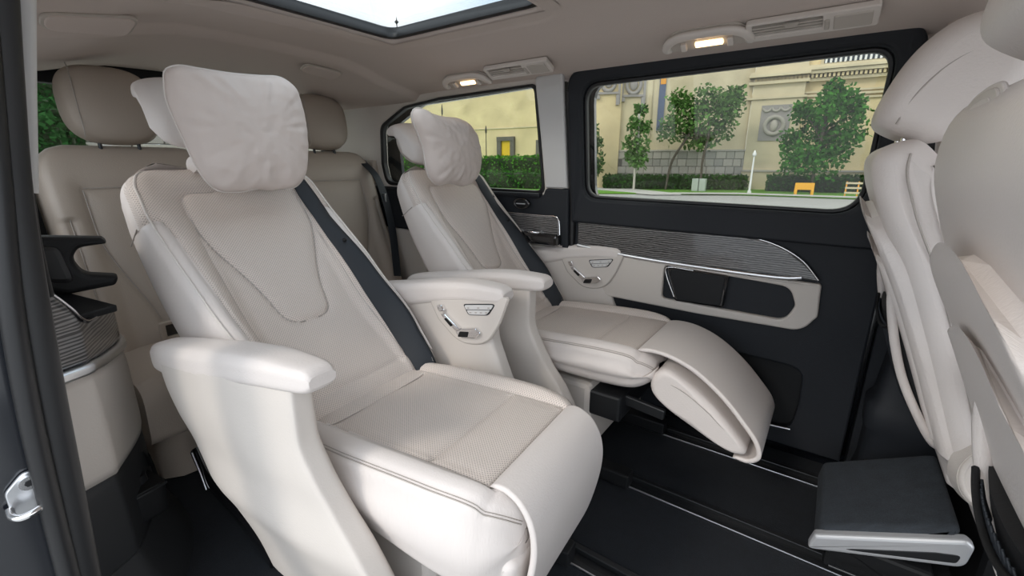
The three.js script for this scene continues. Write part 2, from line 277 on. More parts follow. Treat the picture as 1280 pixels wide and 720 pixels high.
// ---- far side: sliding door with its window, rear quarter with its window
const glassPane = (pts, z) => lean(move(plate(pts, 0.004, { bevel: 0 }), 0, 0, z));
{
  const door = struct(obj('door_1', box(-0.865, 0.155, 0.03, 0.80, -1.72, -1.70, 0.004), M.doorBlack), 'closed black sliding door with a large window', 'sliding door');
  const hole = roundPoly([[-0.802, 0.88, 0.05], [0.06, 0.868, 0.075], [0.062, 1.278, 0.05], [-0.792, 1.268, 0.06]], 8);
  const holeOut = roundPoly([[-0.812, 0.868, 0.06], [0.072, 0.856, 0.085], [0.074, 1.29, 0.06], [-0.803, 1.28, 0.07]], 8);
  const outer = roundPoly([[-0.865, 0.77, 0.01], [0.155, 0.76, 0.01], [0.15, 0.9, 0.02], [0.125, 1.335, 0.07], [-0.862, 1.325, 0.07]], 8);
  obj('window_frame', lean(move(plate(outer, 0.05, { holes: [holeOut], bevel: 0.012, seg: 3 }), 0, 0, -1.675)), M.doorBlack, door);
  obj('window_seal', lean(move(plate(holeOut.map(([x, y]) => [x * 1.0, y]), 0.022, { holes: [hole], bevel: 0.004 }), 0, 0, -1.668)), M.rubber, door);
  struct(obj('window_2', glassPane(roundPoly([[-0.812, 0.868, 0.06], [0.072, 0.856, 0.085], [0.074, 1.29, 0.06], [-0.803, 1.28, 0.07]], 8), -1.664), M.glass), 'large rounded window of the sliding door', 'window');
  // lower door card with storage recess
  const pocket = roundPoly([[-0.36, 0.11, 0.05], [0.0, 0.11, 0.05], [0.01, 0.22, 0.04], [0.005, 0.345, 0.05], [-0.36, 0.36, 0.05]], 6);
  const grow = (pts, k) => { const cx = pts.reduce((s, p) => s + p[0], 0) / pts.length, cy = pts.reduce((s, p) => s + p[1], 0) / pts.length; return pts.map(([x, y]) => [cx + (x - cx) * k, cy + (y - cy) * k]); };
  const creamHole = roundPoly([[-0.475, 0.51, 0.02], [-0.07, 0.505, 0.045], [-0.048, 0.56, 0.03], [-0.07, 0.618, 0.045], [-0.475, 0.64, 0.02]], 6);
  obj('door_card', move(plate([[-0.86, 0.05], [0.15, 0.05], [0.152, 0.80], [-0.86, 0.80]], 0.03, { holes: [pocket, roundPoly([[-0.5, 0.50, 0.02], [-0.04, 0.50, 0.03], [-0.04, 0.63, 0.03], [-0.5, 0.645, 0.02]], 4)], bevel: 0.006 }), 0, 0, -1.685), M.doorBlack, door);
  obj('storage_recess', box(-0.38, 0.03, 0.09, 0.38, -1.699, -1.69, 0.003), M.black, door);
  obj('pocket_lip', tube([[-0.3, 0.114, -1.652], [-0.1, 0.112, -1.652], [0.0, 0.118, -1.652]], 0.003, 12, 6), M.satin, door);
  // pinstripe inlay with chrome strips
  const inlay = [[-0.838, 0.784], [-0.6, 0.787], [-0.38, 0.784], [-0.25, 0.773], [-0.15, 0.755], [-0.09, 0.73], [-0.045, 0.70], [-0.015, 0.672], [0.0, 0.648], [-0.03, 0.650], [-0.08, 0.652], [-0.35, 0.652], [-0.6, 0.660], [-0.835, 0.681]];
  const ig = move(plate(inlay, 0.016, { bevel: 0.004, seg: 3 }), 0, 0, -1.653);
  obj('pinstripe_inlay', ig, M.pin, door);
  obj('chrome_strip', tube([[-0.838, 0.786, -1.638], [-0.6, 0.789, -1.638], [-0.38, 0.786, -1.638], [-0.25, 0.775, -1.638], [-0.15, 0.757, -1.638], [-0.09, 0.733, -1.638], [-0.045, 0.703, -1.638], [0.0, 0.652, -1.638]], 0.0028, 50, 6), M.chrome, door);
  obj('chrome_strip', sweep([[-0.835, 0.676, -1.636], [-0.6, 0.656, -1.636], [-0.35, 0.648, -1.636], [-0.08, 0.648, -1.636], [-0.045, 0.655, -1.637]], superRing(0.006, 0.0065, 3, 12), { n: 40, up: [0, 1, 0] }), M.satin, door);
  // cream panel with speaker and open tray
  const cream = [...roundPoly([[-0.86, 0.674], [-0.6, 0.652], [-0.35, 0.642], [0.01, 0.640, 0.012], [0.016, 0.535, 0.02], [-0.02, 0.478, 0.06], [-0.35, 0.474, 0.05], [-0.86, 0.484]], 6)];
  obj('cream_panel', move(plate(cream, 0.024, { holes: [creamHole], bevel: 0.007, seg: 3 }), 0, 0, -1.662), M.trimCream, door);
  obj('panel_rim', move(plate(grow(cream, 1.0).map(([x, y]) => [x + (x > -0.1 ? 0.022 : 0), y - (y < 0.56 ? 0.03 : -0.01)]), 0.02, { bevel: 0.008, seg: 3 }), 0, 0, -1.672).translate(0, 0, -0.006), M.doorBlack, door).visible = true;
  obj('tray_back', box(-0.50, -0.03, 0.495, 0.645, -1.7, -1.694, 0.002), M.doorBlack, door);
  const sp = obj('speaker', move(plate(roundPoly([[-0.425, 0.508, 0.012], [-0.258, 0.513, 0.01], [-0.252, 0.632, 0.012], [-0.47, 0.636, 0.02]], 5), 0.026, { bevel: 0.006 }), 0, 0, -1.664), M.gloss, door);
  obj('speaker_grille', move(plate(roundPoly([[-0.417, 0.515, 0.012], [-0.268, 0.519, 0.01], [-0.263, 0.625, 0.012], [-0.458, 0.629, 0.02]], 5), 0.006, { bevel: 0.002 }), 0, 0, -1.6405), M.black, sp);
  obj('chrome_edge', tube([[-0.428, 0.525, -1.637], [-0.462, 0.60, -1.637], [-0.468, 0.628, -1.637], [-0.45, 0.634, -1.637], [-0.37, 0.6325, -1.637]], 0.0025, 24, 6), M.chrome, sp);
  obj('door_seal', sweep([[-0.868, 0.1, -1.665], [-0.868, 0.8, -1.655], [-0.872, 0.9, -1.65], [-0.868, 1.1, -1.61], [-0.862, 1.26, -1.575]], superRing(0.012, 0.02, 2.5, 12), { n: 40, up: [0, 0, 1] }), M.rubber, door);
}
{ // rear quarter, far side
  const q = struct(obj('wall_far', box(-2.42, -0.88, -0.02, 0.68, -1.73, -1.675, 0.004), M.black), 'rear quarter wall beside the far window', 'wall');
  const hole = roundPoly([[-2.02, 0.89, 0.05], [-1.0, 0.876, 0.035], [-1.0, 1.298, 0.025], [-1.52, 1.288, 0.3], [-1.76, 1.268, 0.12], [-1.965, 1.19, 0.08], [-2.02, 1.0, 0.05]], 6);
  const hole2 = roundPoly([[-2.0, 0.905, 0.05], [-1.012, 0.89, 0.035], [-1.012, 1.288, 0.025], [-1.52, 1.277, 0.3], [-1.755, 1.257, 0.12], [-1.95, 1.182, 0.08], [-2.0, 1.0, 0.05]], 6);
  obj('quarter_panel', lean(move(plate([[-2.42, 0.84], [-0.905, 0.84], [-0.905, 1.335], [-2.42, 1.335]], 0.05, { holes: [hole], bevel: 0.008 }), 0, 0, -1.69)), M.trimCream, q);
  obj('window_seal', lean(move(plate(hole, 0.03, { holes: [hole2], bevel: 0.004 }), 0, 0, -1.668)), M.rubber, q);
  struct(obj('window_3', glassPane(hole, -1.66), M.glass), 'long rear quarter window behind the far seat', 'window');
  obj('pillar_cover', lean(move(plate(roundPoly([[-0.985, 0.905, 0.004], [-0.882, 0.905, 0.004], [-0.875, 1.32, 0.01], [-0.995, 1.32, 0.02]], 4), 0.022, { bevel: 0.008, seg: 3 }), 0, 0, -1.645)), M.pillarGrey, q);
  obj('belt_trim', move(plate(roundPoly([[-2.4, 0.66], [-0.875, 0.66], [-0.878, 0.903], [-0.99, 0.903, 0.02], [-1.0, 0.872, 0.02], [-2.4, 0.886]], 4), 0.04, { bevel: 0.01, seg: 3 }), 0, 0, -1.665), M.doorBlack, q);
  obj('sill_trim', box(-2.0, -1.01, 0.862, 0.882, -1.66, -1.612, 0.008), M.doorBlack, q);
  obj('lower_cream_panel', box(-2.4, -0.88, 0.10, 0.655, -1.675, -1.648, 0.006), M.trimCream, q);
  obj('chrome_strip', sweep([[-1.5, 0.662, -1.63], [-0.9, 0.668, -1.63]], superRing(0.006, 0.006, 3, 10), { n: 4 }), M.chrome, q);
  // glossy cup-holder ledge with pinstripe wall
  obj('pinstripe_inlay', move(plate(roundPoly([[-1.3, 0.70, 0.01], [-0.915, 0.715, 0.01], [-0.92, 0.785, 0.01], [-1.3, 0.79, 0.01]], 3), 0.012, { bevel: 0.003 }), 0, 0, -1.632), M.pin, q);
  obj('chrome_strip', tube([[-1.3, 0.793, -1.62], [-1.0, 0.789, -1.62], [-0.922, 0.785, -1.62], [-0.914, 0.76, -1.62], [-0.908, 0.715, -1.615]], 0.003, 24, 6), M.chrome, q);
  const ledge = obj('cup_ledge', box(-1.3, -0.905, 0.668, 0.718, -1.66, -1.585, 0.014), M.gloss, q);
  const ring = (x, z, r) => { const g = new THREE.TorusGeometry(r, 0.006, 8, 30); g.rotateX(Math.PI / 2); g.translate(x, 0.719, z); return g; };
  obj('cup_ring', [ring(-1.03, -1.622, 0.032), ring(-1.13, -1.622, 0.032)], M.chrome, ledge);
  const va = thing('round_air_outlet', 'round black air outlet on dark trim below rear quarter window', 'air outlet', [-1.10, 0.835, -1.615]);
  const tg = new THREE.TorusGeometry(0.036, 0.009, 10, 32); tg.scale(1, 0.55, 1);
  obj('ring', tg, M.gloss, va); const dg = new THREE.SphereGeometry(0.033, 20, 10); dg.scale(1, 0.55, 0.25); obj('flap', dg, M.black, va);
  obj('fin', box(-0.022, 0.022, -0.002, 0.002, 0.004, 0.012, 0.001), M.silver, va);
}
{ // painted outer skin of the far side, closing the gaps round the door
  const holes = [roundPoly([[-0.83, 0.85, 0.06], [0.09, 0.84, 0.08], [0.09, 1.3, 0.06], [-0.82, 1.295, 0.07]], 6), roundPoly([[-2.03, 0.875, 0.05], [-0.985, 0.86, 0.035], [-0.985, 1.31, 0.025], [-1.76, 1.285, 0.12], [-1.98, 1.2, 0.08]], 6), [[0.3, 0.9], [1.1, 0.9], [0.95, 1.28], [0.33, 1.28]]];
  struct(obj('wall_outer_far', lean(move(plate([[-2.5, -0.3], [1.25, -0.3], [1.25, 1.445], [-2.5, 1.445]], 0.02, { holes, bevel: 0 }), 0, 0, -1.79)), M.paint), 'dark painted body side', 'body side');
}
{ // front part of the far side (driver's door line) and centre pillar
  const f = struct(obj('wall_front_far', box(0.17, 1.2, -0.02, 0.86, -1.76, -1.70, 0.004), M.doorBlack), 'black wall of the driver cabin', 'wall');
  obj('roof_rail', box(-0.9, 1.2, 1.30, 1.43, -1.64, -1.545, 0.01), M.headliner, f).position.z = -0.03;
  const pil = struct(obj('trim_2', loft([[0.0, 0.17, 0.42, -1.62, 0.10], [0.10, 0.185, 0.42, -1.61, 0.10], [0.235, 0.185, 0.40, -1.595, 0.10], [0.25, 0.175, 0.40, -1.575, 0.11], [0.32, 0.172, 0.40, -1.575, 0.11], [0.335, 0.19, 0.40, -1.60, 0.1], [0.45, 0.20, 0.38, -1.61, 0.09], [0.70, 0.225, 0.36, -1.62, 0.08], [0.80, 0.235, 0.36, -1.63, 0.07]].map(([y, x0, x1, z, t]) => ringXZ((x0 + x1) / 2, y, z - t / 2 + 0.02, (x1 - x0) / 2, t / 2 + 0.02, 5, 36))), M.doorBlack), 'black centre pillar trim beside the driver seat', 'pillar trim');
  const pu = loft([[0.80, 0.235, 0.36, -1.63, 0.07], [0.9, 0.215, 0.35, -1.62, 0.06], [1.0, 0.20, 0.34, -1.61, 0.06], [1.33, 0.15, 0.32, -1.545, 0.05]].map(([y, x0, x1, z, t]) => ringXZ((x0 + x1) / 2, y, z - t / 2 + 0.015, (x1 - x0) / 2, t / 2 + 0.015, 5, 36))); obj('upper_cover', pu, M.headliner, pil);
  const hk = obj('belt_anchor_plate', box(-0.018, 0.018, -0.02, 0.02, -0.004, 0.008, 0.003), M.black, pil); hk.position.set(0.215, 0.125, -1.553);
  const st = obj('bright_button', new THREE.SphereGeometry(0.007, 14, 10), M.chrome, pil); st.position.set(0.208, 0.13, -1.543); tag(st, 'small bright metal button');
}
{ // tailgate with rear window
  const t = struct(obj('wall_rear', box(-2.5, -2.44, -0.1, 0.9, -1.74, -0.06, 0.004), M.black), 'tailgate with dark rear window', 'tailgate');
  const fr = plate([[0.06, 0.86], [1.74, 0.86], [1.74, 1.47], [0.06, 1.47]], 0.05, { holes: [roundPoly([[0.22, 0.93, 0.08], [1.58, 0.93, 0.08], [1.52, 1.29, 0.1], [0.28, 1.29, 0.1]], 6)], bevel: 0.006 });
  fr.rotateY(Math.PI / 2); fr.translate(-2.48, 0, 0); obj('window_frame', fr, M.black, t);
  const gl = plate(roundPoly([[0.2, 0.91, 0.08], [1.6, 0.91, 0.08], [1.54, 1.31, 0.1], [0.26, 1.31, 0.1]], 6), 0.004, { bevel: 0 }); gl.rotateY(Math.PI / 2); gl.translate(-2.46, 0, 0);
  struct(obj('window_4', gl, M.glass), 'rear window of the tailgate', 'window');
}

// ================================================================ CAPTAIN SEATS (origin: floor under the front seam of the cushion; +x forward, +z towards the open door)
const BACK0 = [[-0.46, 0.355], [-0.475, 0.43], [-0.555, 0.50], [-0.675, 0.607], [-0.785, 0.755], [-0.905, 0.925], [-0.962, 1.005]];
const backHalf = tab([[0, 0.205], [0.15, 0.222], [0.33, 0.240], [0.55, 0.246], [0.68, 0.244], [0.75, 0.238]]);
const backBulge = tab([[0, 0.03], [0.1, 0.05], [0.25, 0.072], [0.42, 0.058], [0.58, 0.026], [0.70, 0.006], [0.80, 0]]);
const Uhalf = tab([[0.335, 0.0], [0.3372, 0.03], [0.346, 0.05], [0.3625, 0.063], [0.4285, 0.078], [0.4946, 0.1], [0.5716, 0.132], [0.6266, 0.147], [0.6707, 0.149], [0.7147, 0.147], [0.7312, 0.138], [0.7389, 0.12], [0.74, 0.0]]);
const UL = range(60, (i) => { const s = 0.335 + (0.740 - 0.335) * (0.5 - 0.5 * Math.cos(i / 59 * Math.PI)); return [s, Uhalf(s)]; });
const BOLS = [[0.0, 0.150], [0.13, 0.152], [0.35, 0.156], [0.55, 0.155], [0.625, 0.149]];
const STI = [[0.0, 0.182], [0.3, 0.196], [0.5, 0.203], [0.62, 0.203], [0.662, 0.21], [0.668, 0.25]];
const UPOLY = [...UL.map(([s, z]) => [s, z]), ...UL.slice().reverse().map(([s, z]) => [s, -z])];
function makeBack(recline) {                                // recline in degrees added to the upright profile
  const c0 = [-0.475, 0.43], a = recline * R;
  const pts = BACK0.map(([x, y], i) => { const k = clamp((i - 1) / 1.5), dx = x - c0[0], dy = y - c0[1], b = a * k; return [c0[0] + dx * Math.cos(b) - dy * Math.sin(b), c0[1] + dx * Math.sin(b) + dy * Math.cos(b), 0]; });
  const C = curve(pts), L = C.getLength(), TOP = 0.085;
  const frame = (s) => { const u = clamp(s / L), p = C.getPointAt(u), t = C.getTangentAt(u); return { p, t, n: V(t.y, -t.x, 0) }; };
  const seam = (s, z) => { z = Math.abs(z); let d = Math.min(lineDist(s, z, UL), lineDist(s, z, BOLS), lineDist(s, z, STI)); d = Math.min(d, Math.hypot(s - 0.128, Math.max(0, z - 0.152))); return d; };
  const front = (s, z, w) => { // depth of the front surface above the centre curve
    const az = Math.abs(z), d = seam(s, az), inU = inPoly(s, z, UPOLY);
    return backBulge(s) * smooth(0.125, 0.205, az) - 0.0055 * Math.exp(-((d / 0.0042) ** 2)) - 0.004 * Math.exp(-((d / 0.016) ** 2)) + (inU ? 0.003 : 0);
  };
  const topK = (s) => { const t = clamp((s - (L - TOP)) / TOP); return 1 - Math.sqrt(Math.max(0, 1 - t * t)); };
  const half = (s) => backHalf(s) - 0.085 * topK(s);
  const TH = tab([[0, 0.10], [0.2, 0.13], [0.5, 0.135], [0.74, 0.115], [0.84, 0.09]]);
  const drop = (s) => 0.05 * topK(s);
  const surf = (s, z, lift = 0) => { const f = frame(s), w = half(s), r = 0.036, az = Math.abs(z), e = az > w - r ? r - Math.sqrt(Math.max(0, r * r - (Math.min(az, w) - (w - r)) ** 2)) : 0, d = front(s, z, w) - drop(s) - e + lift; return [f.p.x + f.n.x * d, f.p.y + f.n.y * d, z]; };
  const NF = 96, NA = 7, NS = 4, NB = 12, rings = [], UV = [], meta = [];
  const ss = [...range(132, (i) => i / 132 * (L - TOP)), ...range(26, (i) => L - TOP + TOP * Math.sin(i / 25 * Math.PI / 2))];
  for (const s of ss) {
    const f = frame(s), w = half(s), r = 0.036, th = TH(s) - drop(s) * 0.9, ring = [], uv = [], mt = [];
    const put = (z, d, k) => { ring.push([f.p.x + f.n.x * d, f.p.y + f.n.y * d, z]); uv.push([z + (d < -0.02 ? d : 0), s]); mt.push(k); };
    for (let i = 0; i <= NF; i++) { const z = lerp(-(w - r), w - r, i / NF); put(z, front(s, z, w) - drop(s), 'f'); }
    const de = front(s, w - r * 0.5, w) - drop(s);
    for (let i = 1; i <= NA; i++) { const q = i / NA * Math.PI / 2; put(w - r + r * Math.sin(q), de - r + r * Math.cos(q), 'f'); }
    const d0 = de - r, d1 = -th + 0.035;
    for (let i = 1; i <= NS; i++) put(w + 0.004 * Math.sin(i / (NS + 1) * Math.PI), lerp(d0, d1, i / (NS + 1)), 's');
    for (let i = 0; i <= 6; i++) { const q = i / 6 * Math.PI / 2; put(w - 0.035 + 0.035 * Math.cos(q), -th + 0.035 - 0.035 * Math.sin(q), 's'); }
    for (let i = 1; i < NB; i++) put(lerp(w - 0.035, -(w - 0.035), i / NB), -th - 0.012 * Math.sin(i / NB * Math.PI), 'b');
    for (let i = 6; i >= 0; i--) { const q = i / 6 * Math.PI / 2; put(-(w - 0.035 + 0.035 * Math.cos(q)), -th + 0.035 - 0.035 * Math.sin(q), 's'); }
    for (let i = NS; i >= 1; i--) put(-(w + 0.004 * Math.sin(i / (NS + 1) * Math.PI)), lerp(d0, d1, i / (NS + 1)), 's');
    for (let i = NA; i >= 1; i--) { const q = i / NA * Math.PI / 2; put(-(w - r + r * Math.sin(q)), de - r + r * Math.cos(q), 'f'); }
    rings.push(ring); UV.push(uv); meta.push(mt);
  }
  const g = gridSurf(rings, { closed: true, UV, flip: true });
  const m = rings[0].length;
  const cls = (i, j) => {
    const s = (ss[i] + ss[i + 1]) / 2, a0 = rings[i][j % m], b0 = rings[i + 1][(j + 1) % m], z = (a0[2] + b0[2]) / 2, k = meta[i][j % m], k2 = meta[i][(j + 1) % m];
    if (k === 'b' || k2 === 'b') return 'shell';
    if (k === 's' || k2 === 's') return z > 0 ? 'side0' : 'side1';
    if (inPoly(s, z, UPOLY)) return 'insert';
    if (s < 0.128 && Math.abs(z) < 0.152) return 'lower';
    const az = Math.abs(z), lim = s > 0.666 ? 9 : lerpLine(STI, s);
    if (az > lim) return z > 0 ? 'bol0' : 'bol1';
    return 'perf';
  };
  const lerpLine = (Ln, s) => { for (let i = 1; i < Ln.length; i++) if (s <= Ln[i][0]) return lerp(Ln[i - 1][1], Ln[i][1], (s - Ln[i - 1][0]) / (Ln[i][0] - Ln[i - 1][0])); return Ln[Ln.length - 1][1]; };
  const part = (k) => pick(g, (i, j) => cls(i, j) === k);
  const topRing = rings[rings.length - 1], cp = gridSurf([topRing, topRing.map(() => { const f = frame(L); return [f.p.x - f.n.x * 0.06, f.p.y - f.n.y * 0.06, 0]; })], { closed: true, flip: true });
  return { part, cap: cp, surf, frame, L, half, front };
}
function strip(back, rows, halfW, lift, th = 0.0022) {       // woven belt laid over the backrest: rows of [s, z]
  const c = curve(rows.map(([s, z, l = 0]) => [s, z, l])), rings = [];
  for (let i = 0; i <= 60; i++) {
    const p = c.getPointAt(i / 60), a = [], b = [];
    for (let k = 0; k <= 6; k++) { const z = p.y + lerp(-halfW, halfW, k / 6), q = back.surf(p.x, z, 0); a.push(q); }
    const A = a[0], B = a[6], f = back.frame(p.x);
    const up = a.map((_, k) => { const t = k / 6, L = [0, 1, 2].map((x) => lerp(A[x], B[x], t)); const mx = Math.max(0, ...a.map((q, kk) => { const LL = [0, 1, 2].map((x) => lerp(A[x], B[x], kk / 6)); return (q[0] - LL[0]) * f.n.x + (q[1] - LL[1]) * f.n.y; })); const d = mx * (0.3 + 0.7 * Math.sin(t * Math.PI)) + lift + p.z; return [L[0] + f.n.x * d, L[1] + f.n.y * d, L[2]]; });
    rings.push([...up.map((q) => [q[0] + f.n.x * th, q[1] + f.n.y * th, q[2]]), ...up.slice().reverse()]);
  }
  return loft(rings);
}
// ---- cushion
function makeCushion(lift) {
  const topC = tab([[-0.54, 0.43], [-0.47, 0.434], [-0.3, 0.447], [-0.1, 0.46], [0.0, 0.463], [0.05, 0.455]]);
  const bot = lift ? tab([[-0.54, 0.335], [-0.3, 0.345], [0.0, 0.345], [0.08, 0.36]]) : tab([[-0.54, 0.31], [-0.3, 0.30], [-0.12, 0.275], [0.0, 0.262], [0.08, 0.275]]);
  const half = tab([[-0.54, 0.215], [-0.3, 0.228], [-0.1, 0.222], [0.0, 0.205], [0.06, 0.185]]);
  const X0 = -0.54, X1 = 0.058, NR = 0.085;
  const S = [[[-0.54, 0.155], [-0.43, 0.158], [0.02, 0.150]], [[0, 0], [0, 0.15]], [[-0.142, 0], [-0.142, 0.153]], [[-0.435, 0], [-0.43, 0.158]]];
  const SIDE = [[-0.54, 0.20], [-0.1, 0.206], [0.03, 0.19], [0.07, 0.17]];
  const seam = (x, z) => { z = Math.abs(z); return Math.min(...S.map((l) => lineDist(x, z, l)), lineDist(x, z, SIDE)); };
  const top = (x, z) => { const az = Math.abs(z), d = seam(x, z); return topC(x) + 0.018 * smooth(0.13, 0.19, az) - 0.005 * Math.exp(-((d / 0.0042) ** 2)) - 0.005 * Math.exp(-((d / 0.018) ** 2)) + 0.003; };
  const xs = [...range(100, (i) => X0 + i / 100 * (X1 - NR - X0)), ...range(26, (i) => X1 - NR + NR * Math.sin(i / 25 * Math.PI / 2))];
  const rings = [], UV = [], meta = [], NF = 84;
  for (const x of xs) {
    const t = clamp((x - (X1 - NR)) / NR), k = 1 - Math.sqrt(Math.max(0, 1 - t * t)), w = half(Math.min(x, 0.06)) - 0.06 * k, r = 0.045, ring = [], uv = [], mt = [];
    const yb = bot(x) + (lift ? 0.03 : 0.075) * k, dr = 0.06 * k;
    const put = (z, y, c) => { ring.push([x, y, z]); uv.push([z, c === 't' ? x : x]); mt.push(c); };
    for (let i = 0; i <= NF; i++) { const z = lerp(-(w - r), w - r, i / NF); put(z, top(x, z) - dr, 't'); }
    const ye = top(x, w - r) - dr;
    for (let i = 1; i <= 8; i++) { const q = i / 8 * Math.PI / 2; put(w - r + r * Math.sin(q), ye - r + r * Math.cos(q) - (i === 4 ? 0.003 : 0), i < 4 ? 't' : 's'); }
    const y0 = ye - r, y1 = yb + 0.04;
    for (let i = 1; i <= 6; i++) { const u = i / 7; put(w + 0.012 * Math.sin(u * Math.PI), lerp(y0, y1, u), 's'); }
    for (let i = 0; i <= 6; i++) { const q = i / 6 * Math.PI / 2; put(w - 0.04 + 0.04 * Math.cos(q), yb + 0.04 - 0.04 * Math.sin(q), 's'); }
    for (let i = 1; i < 10; i++) put(lerp(w - 0.04, -(w - 0.04), i / 10), yb, 'b');
    for (let i = 6; i >= 0; i--) { const q = i / 6 * Math.PI / 2; put(-(w - 0.04 + 0.04 * Math.cos(q)), yb + 0.04 - 0.04 * Math.sin(q), 's'); }
    for (let i = 6; i >= 1; i--) { const u = i / 7; put(-(w + 0.012 * Math.sin(u * Math.PI)), lerp(y0, y1, u), 's'); }
    for (let i = 8; i >= 1; i--) { const q = i / 8 * Math.PI / 2; put(-(w - r + r * Math.sin(q)), ye - r + r * Math.cos(q) - (i === 4 ? 0.003 : 0), i < 4 ? 't' : 's'); }
    rings.push(ring); UV.push(uv); meta.push(mt);
  }
  const g = gridSurf(rings, { closed: true, UV, flip: false }), m = rings[0].length;
  const cls = (i, j) => {
    const x = (xs[i] + xs[i + 1]) / 2, k = meta[i][j % m], k2 = meta[i][(j + 1) % m], z = (rings[i][j % m][2] + rings[i + 1][(j + 1) % m][2]) / 2, az = Math.abs(z);
    if (k === 'b' || k2 === 'b') return 'under';
    if (k === 's' || k2 === 's') return 'side' + (z > 0 ? 0 : 1);
    if (az < 0.153 && x < 0) return x > -0.142 ? 'front' : x > -0.432 ? 'mid' : 'rear';
    const rim = x < -0.1 ? 0.203 : lerp(0.206, 0.17, clamp((x + 0.1) / 0.17));
    return az > rim ? 'rim' + (z > 0 ? 0 : 1) : x > 0 && az < 0.153 ? 'nosetop' : 'bol' + (z > 0 ? 0 : 1);
  };
  const last = rings[rings.length - 1], c = [last[0][0], 0, 0]; c[1] = last.reduce((s, p) => s + p[1], 0) / last.length;
  const capG = gridSurf([last, last.map(() => c)], { closed: true });
  return { part: (k) => pick(g, (i, j) => cls(i, j) === k), cap: capG, top, edge: (x, q) => { const t = clamp((x - (X1 - NR)) / NR), k = 1 - Math.sqrt(Math.max(0, 1 - t * t)), w = half(Math.min(x, 0.06)) - 0.06 * k, r = 0.045, ye = top(x, w - r) - 0.06 * k; return [x, ye - r + r * Math.cos(q), w - r + r * Math.sin(q)]; } };
}
const CUSH_LOW = makeCushion(0), CUSH_HIGH = makeCushion(1);
// thick leather flap: profile (x, y) extruded over z0..z1
function flap(pts, z0, z1, th, n = 60, taper = null) {
  const c = curve(pts), rings = [];
  for (let i = 0; i <= n; i++) {
    const u = i / n, p = c.getPointAt(u), t = c.getTangentAt(u), nx = -t.y, ny = t.x, e = Math.min(1, Math.sqrt(Math.max(0, 1 - ((u - 0.5) * 2) ** 24)) + 0.02), h = th / 2 * e, k = taper ? taper(u) : 0;
    const zs = [z0 + k, z1 - k], ring = [], K = 14;
    const nb = (z) => { const d = Math.min(z - zs[0], zs[1] - z), s = Math.abs(d - 0.012); return -0.0025 * Math.exp(-((s / 0.003) ** 2)); };
    for (let q = 0; q <= K; q++) { const w = q / K, z = lerp(zs[0] + 0.004, zs[1] - 0.004, 0.5 - 0.5 * Math.cos(w * Math.PI)), d = h + nb(z); ring.push([p.x + nx * d, p.y + ny * d, z]); }
    ring.push([p.x, p.y, zs[1]]);
    for (let q = K; q >= 0; q--) { const w = q / K, z = lerp(zs[0] + 0.004, zs[1] - 0.004, 0.5 - 0.5 * Math.cos(w * Math.PI)); ring.push([p.x - nx * h, p.y - ny * h, z]); }
    ring.push([p.x, p.y, zs[0]]); rings.push(ring);
  }
  return loft(rings);
}
// side pad: closed profile in (x, y), rounded towards both z ends
function sidePad(profile, z0, z1, round = 0.03, n = 16, seg = 8, warp = null, central = false) {
  const N = profile.length, cx = profile.reduce((s, p) => s + p[0], 0) / N, cy = profile.reduce((s, p) => s + p[1], 0) / N, ext = Math.max(...profile.map(([x, y]) => Math.hypot(x - cx, y - cy)));
  const rings = [], zz = [];
  for (let i = 0; i <= seg; i++) { const q = i / seg * Math.PI / 2; zz.push([z0 + round * (1 - Math.sin(q)), 1 - Math.cos(q)]); } zz.reverse();
  const A = range(seg + 1, (i) => { const q = i / seg * Math.PI / 2; return [z0 + round * (1 - Math.cos(q)), round * (1 - Math.sin(q))]; });
  const B = range(seg + 1, (i) => { const q = (seg - i) / seg * Math.PI / 2; return [z1 - round * (1 - Math.cos(q)), round * (1 - Math.sin(q))]; });
  const Mid = range(n - 1, (i) => [lerp(z0 + round, z1 - round, (i + 1) / n), 0]);
  // inset along vertex normals
  const nrm = profile.map((p, i) => { const a = profile[(i + N - 1) % N], b = profile[(i + 1) % N]; let nx = b[1] - a[1], ny = -(b[0] - a[0]); const l = Math.hypot(nx, ny) || 1; nx /= l; ny /= l; return [nx, ny]; });
  let area = 0; profile.forEach((p, i) => { const b = profile[(i + 1) % N]; area += p[0] * b[1] - b[0] * p[1]; });
  const sg = area > 0 ? -1 : 1;
  for (const [z, ins] of [...A, ...Mid, ...B]) rings.push(profile.map(([x, y], i) => { const dd = Math.hypot(x - cx, y - cy), kk = ins / Math.max(dd, ins * 1.6); let p = central ? [x - (x - cx) * kk, y - (y - cy) * kk, z] : [x + sg * nrm[i][0] * ins, y + sg * nrm[i][1] * ins, z]; return warp ? warp(p) : p; }));
  return loft(rings);
}
